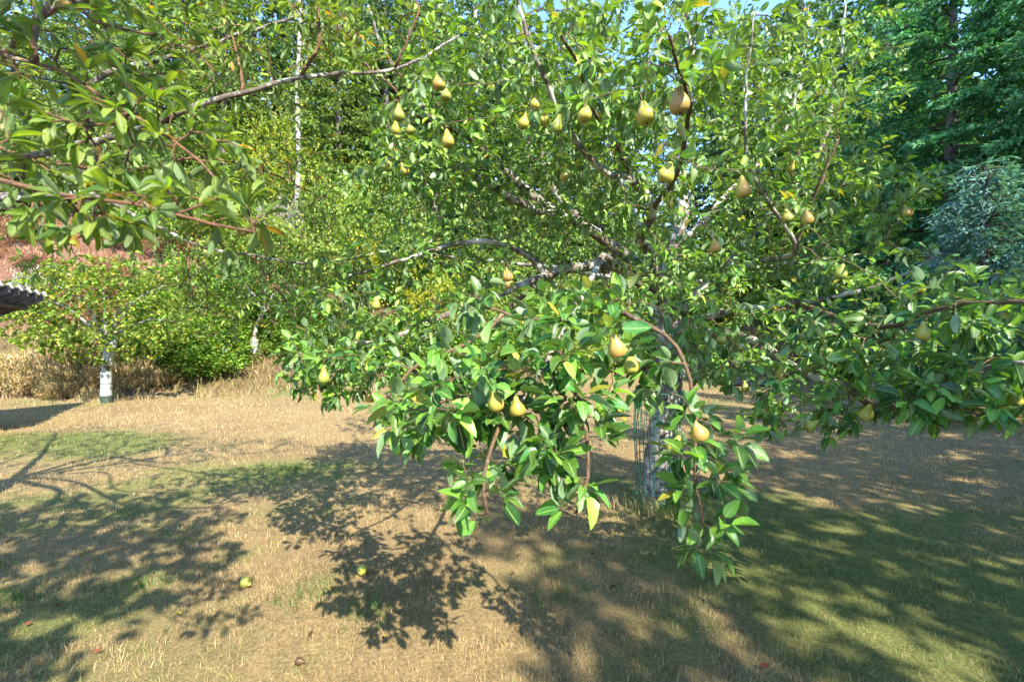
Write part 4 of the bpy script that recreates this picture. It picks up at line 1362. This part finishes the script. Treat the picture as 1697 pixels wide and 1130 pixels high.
for a in (0.3, 2.2, 4.1):
    V, T = tube(np.array([sp_ + A(.15 * math.cos(a), .15 * math.sin(a), .12), sp_ + A(.35 * math.cos(a), .35 * math.sin(a), .04), sp_ + A(.6 * math.cos(a), .6 * math.sin(a), -.05)]), np.array([.1, .07, .03]), 7); mk('root', V, T, M['dark_wood'], st_, smooth=True)
pb = gnd(1235, 16.5, 0)
pile = empty('board_pile', pb, 'stack of weathered grey boards lying behind the pear tree', 'boards')
for k in range(9):
    a = rs.uniform(-.12, .12) - .35
    Rz = np.array([[math.cos(a), -math.sin(a), 0], [math.sin(a), math.cos(a), 0], [0, 0, 1]])
    V, T = box(pb + A(rs.uniform(-.1, .1), (k % 3 - 1) * .23, .08 + (k // 3) * .075), (2.0 + rs.uniform(-.3, .3), .2, .06), Rz); mk('board', V, T, M['tarp'], pile)


# ------------------------------------------------------------------ grass
def blades(x, y, hgt, wid, cols, r, lean=.7, seg=2):
    n_ = len(x)
    z = H(x, y) - .004
    a = r.uniform(0, 6.28, n_); ln = np.abs(r.normal(0, lean, n_))
    d = np.stack([np.cos(a) * np.sin(ln), np.sin(a) * np.sin(ln), np.cos(ln)], 1)
    sd = np.stack([-np.sin(a + r.normal(0, .8, n_)), np.cos(a), np.zeros(n_)], 1); sd = nrm(sd)
    b = np.stack([x, y, z], 1)
    if seg == 2:
        mid = b + d * (hgt * .55)[:, None]
        d2 = nrm(d + np.stack([np.cos(a), np.sin(a), -np.full(n_, .35)], 1) * r.uniform(.2, .9, (n_, 1)))
        tip = mid + d2 * (hgt * .5)[:, None]
        tip[:, 2] = np.maximum(tip[:, 2], z + .004)
        w = (wid / 2)[:, None]
        V = np.stack([b - sd * w, b + sd * w, mid - sd * w * .75, mid + sd * w * .75, tip], 1)
        T = np.array([(0, 1, 3), (0, 3, 2), (2, 3, 4)])
    else:
        tip = b + d * hgt[:, None]
        V = np.stack([b - sd * (wid / 2)[:, None], b + sd * (wid / 2)[:, None], tip], 1)
        T = np.array([(0, 1, 2)])
    k = V.shape[1]
    Tt = (T[None] + (np.arange(n_) * k)[:, None, None]).reshape(-1, 3)
    cc = np.repeat(cols[:, None], k, 1)
    sh = np.ones((1, k, 1))
    return V.reshape(-1, 3), Tt, (cc * sh).reshape(-1, 3)


def grass_cols(x, y, r):
    g = greenness(x, y)
    isg = r.uniform(0, 1, len(x)) < (g * .85 + .04)
    t = r.uniform(0, 1, (len(x), 1))
    straw = A(.36, .26, .13) * (1 - t) + A(.56, .43, .24) * t
    brown = r.uniform(0, 1, len(x)) < .25
    straw[brown] = A(.20, .13, .07)
    gr = A(.15, .20, .055) * (1 - t) + A(.28, .30, .11) * t
    c = np.where(isg[:, None], gr, straw)
    return c * np.exp(r.normal(0, .18, (len(x), 1))), isg


rg_ = np.random.default_rng(77)
parts = []
for (x0, x1, y0, y1, dens, h0, h1, w0, seg) in [(-4.5, 4.5, 1.2, 3.4, 14000, .014, .045, .0017, 2), (-6.5, 6.5, 3.4, 5.6, 5200, .018, .048, .0026, 2), (-11, 10, 5.6, 10, 1500, .03, .07, .0055, 1), (-18, 16, 10, 22, 330, .035, .08, .010, 1)]:
    n_ = int((x1 - x0) * (y1 - y0) * dens)
    x = rg_.uniform(x0, x1, n_); y = rg_.uniform(y0, y1, n_)
    ok = (y < lawn_edge(x) + .5) & (np.abs(x) < y * 1.25 + 1.2)
    clump = noise(x * 7, y * 7, 41) * .6 + noise(x * 19, y * 19, 42) * .4
    ok &= rg_.uniform(0, 1, n_) < .05 + 1.6 * sstep(.28, .72, clump)
    x, y = x[ok], y[ok]
    c, isg = grass_cols(x, y, rg_)
    tall = .45 + .8 * noise(x * 2.3, y * 2.3, 43) + .7 * noise(x * 9, y * 9, 44) ** 2
    hgt = rg_.uniform(h0, h1, len(x)) * tall
    parts.append(blades(x, y, hgt, np.full(len(x), w0) * rg_.uniform(.7, 1.4, len(x)), c, rg_, .9, seg))
x = rg_.uniform(-15, 2, 9000); y = lawn_edge(x) - .5 + rg_.normal(0, .45, 9000)
ok = noise(x * 1.6, y * 1.6, 48) > .45
x, y = x[ok], y[ok]
parts.append(blades(x, y, rg_.uniform(.08, .38, len(x)), np.full(len(x), .012), grass_cols(x, y, rg_)[0], rg_, .5))
# taller tufts at the cage and along the shrub edge
x = PX_ + rg_.normal(0, .16, 900); y = PY_ - .12 + rg_.normal(0, .14, 900)
parts.append(blades(x, y, rg_.uniform(.08, .24, 900), np.full(900, .004), grass_cols(x, y, rg_)[0], rg_, .3))
for cx_, cy_, n_ in ((-2.85, 2.75, 90), (-2.3, 2.95, 60), (-.8, 2.6, 90), (.25, 2.75, 70), (-2.55, 5.55, 150), (-1.2, 2.75, 60), (-3.4, 3.1, 100)):
    x = cx_ + rg_.normal(0, .09, n_); y = cy_ + rg_.normal(0, .07, n_)
    parts.append(blades(x, y, rg_.uniform(.05, .12, n_), np.full(n_, .0045), np.repeat(A(.07, .14, .03)[None], n_, 0) * rg_.uniform(.7, 1.3, (n_, 1)), rg_, .5))
V, T, cc = cat_vt(parts)
print('grass tris', len(T))
gr = mk('grass', V, T, M['grass'], None, cc, False)
tag(gr, 'short dry straw coloured lawn grass with green patches', 'grass', kind='stuff')

# dead vegetation mat on the hillside
n_ = 60000
x = rg_.uniform(-26, 18, n_); y = rg_.uniform(12, 30, n_)
t = y - lawn_edge(x)
ok = (t > .2)
x, y = x[ok], y[ok]
redw = (sstep(-6, -10, x) * sstep(2.0, 4.5, y - lawn_edge(x)))[:, None]
tt_ = rg_.uniform(0, 1, (len(x), 1))
c = (A(.34, .17, .115) * (1 - tt_) + A(.42, .28, .19) * tt_) * redw + (A(.16, .17, .05) * (1 - tt_) + A(.30, .22, .10) * tt_) * (1 - redw)
V, T, cc = blades(x, y, rg_.uniform(.15, .5, len(x)), np.full(len(x), .03), c, rg_, .9, 2)
tag(mk('hillside_undergrowth', V, T, M['dry'], None, cc), 'matted dead ferns and dry undergrowth covering the hillside', 'undergrowth', kind='stuff')

# fallen leaves on the lawn
LF = [mesh('fallen_leaf', TPL_PEAR[0][k], TPL_PEAR[1], M['brown_leaf'], np.repeat(np.array([[*c, 1]]), TPL_PEAR[0].shape[1], 0), True)
      for k, c in enumerate([(.14, .05, .025), (.19, .08, .035), (.08, .04, .025), (.34, .26, .05)])]
LFL = ['curled dark red brown fallen leaf on the lawn', 'rusty orange fallen leaf on the lawn', 'shrivelled blackish fallen leaf on the lawn', 'yellow fallen leaf on the lawn']
spots = [(103, 1008, 0), (40, 1045, 0), (362, 1033, 0), (265, 880, 1), (155, 1095, 0), (300, 1030, 3),  (130, 928, 3),
         (860, 932, 0), (730, 938, 2), (985, 932, 2), (847, 965, 2), (640, 1075, 3), (1260, 1118, 0), (20, 900, 2), (330, 730, 1), (560, 890, 2),  (215, 885, 2), (1020, 990, 2), (930, 700, 1), (520, 1062, 2)]
for x, y, k in spots:
    d = CAMZ * FPX / (y - CY)
    q = px(x, y, d); q[2] = Hs(q[0], q[1]) + .022
    o = obj('fallen_leaf', LF[k], None, q)
    s = random.uniform(.03, .052)
    o.scale = (s, s, s); o.rotation_euler = (random.uniform(-.4, .4), random.uniform(-.5, .5), random.uniform(0, 6.28))
    tag(o, LFL[k], 'leaf', LFL[k].replace('leaf', 'leaves'))
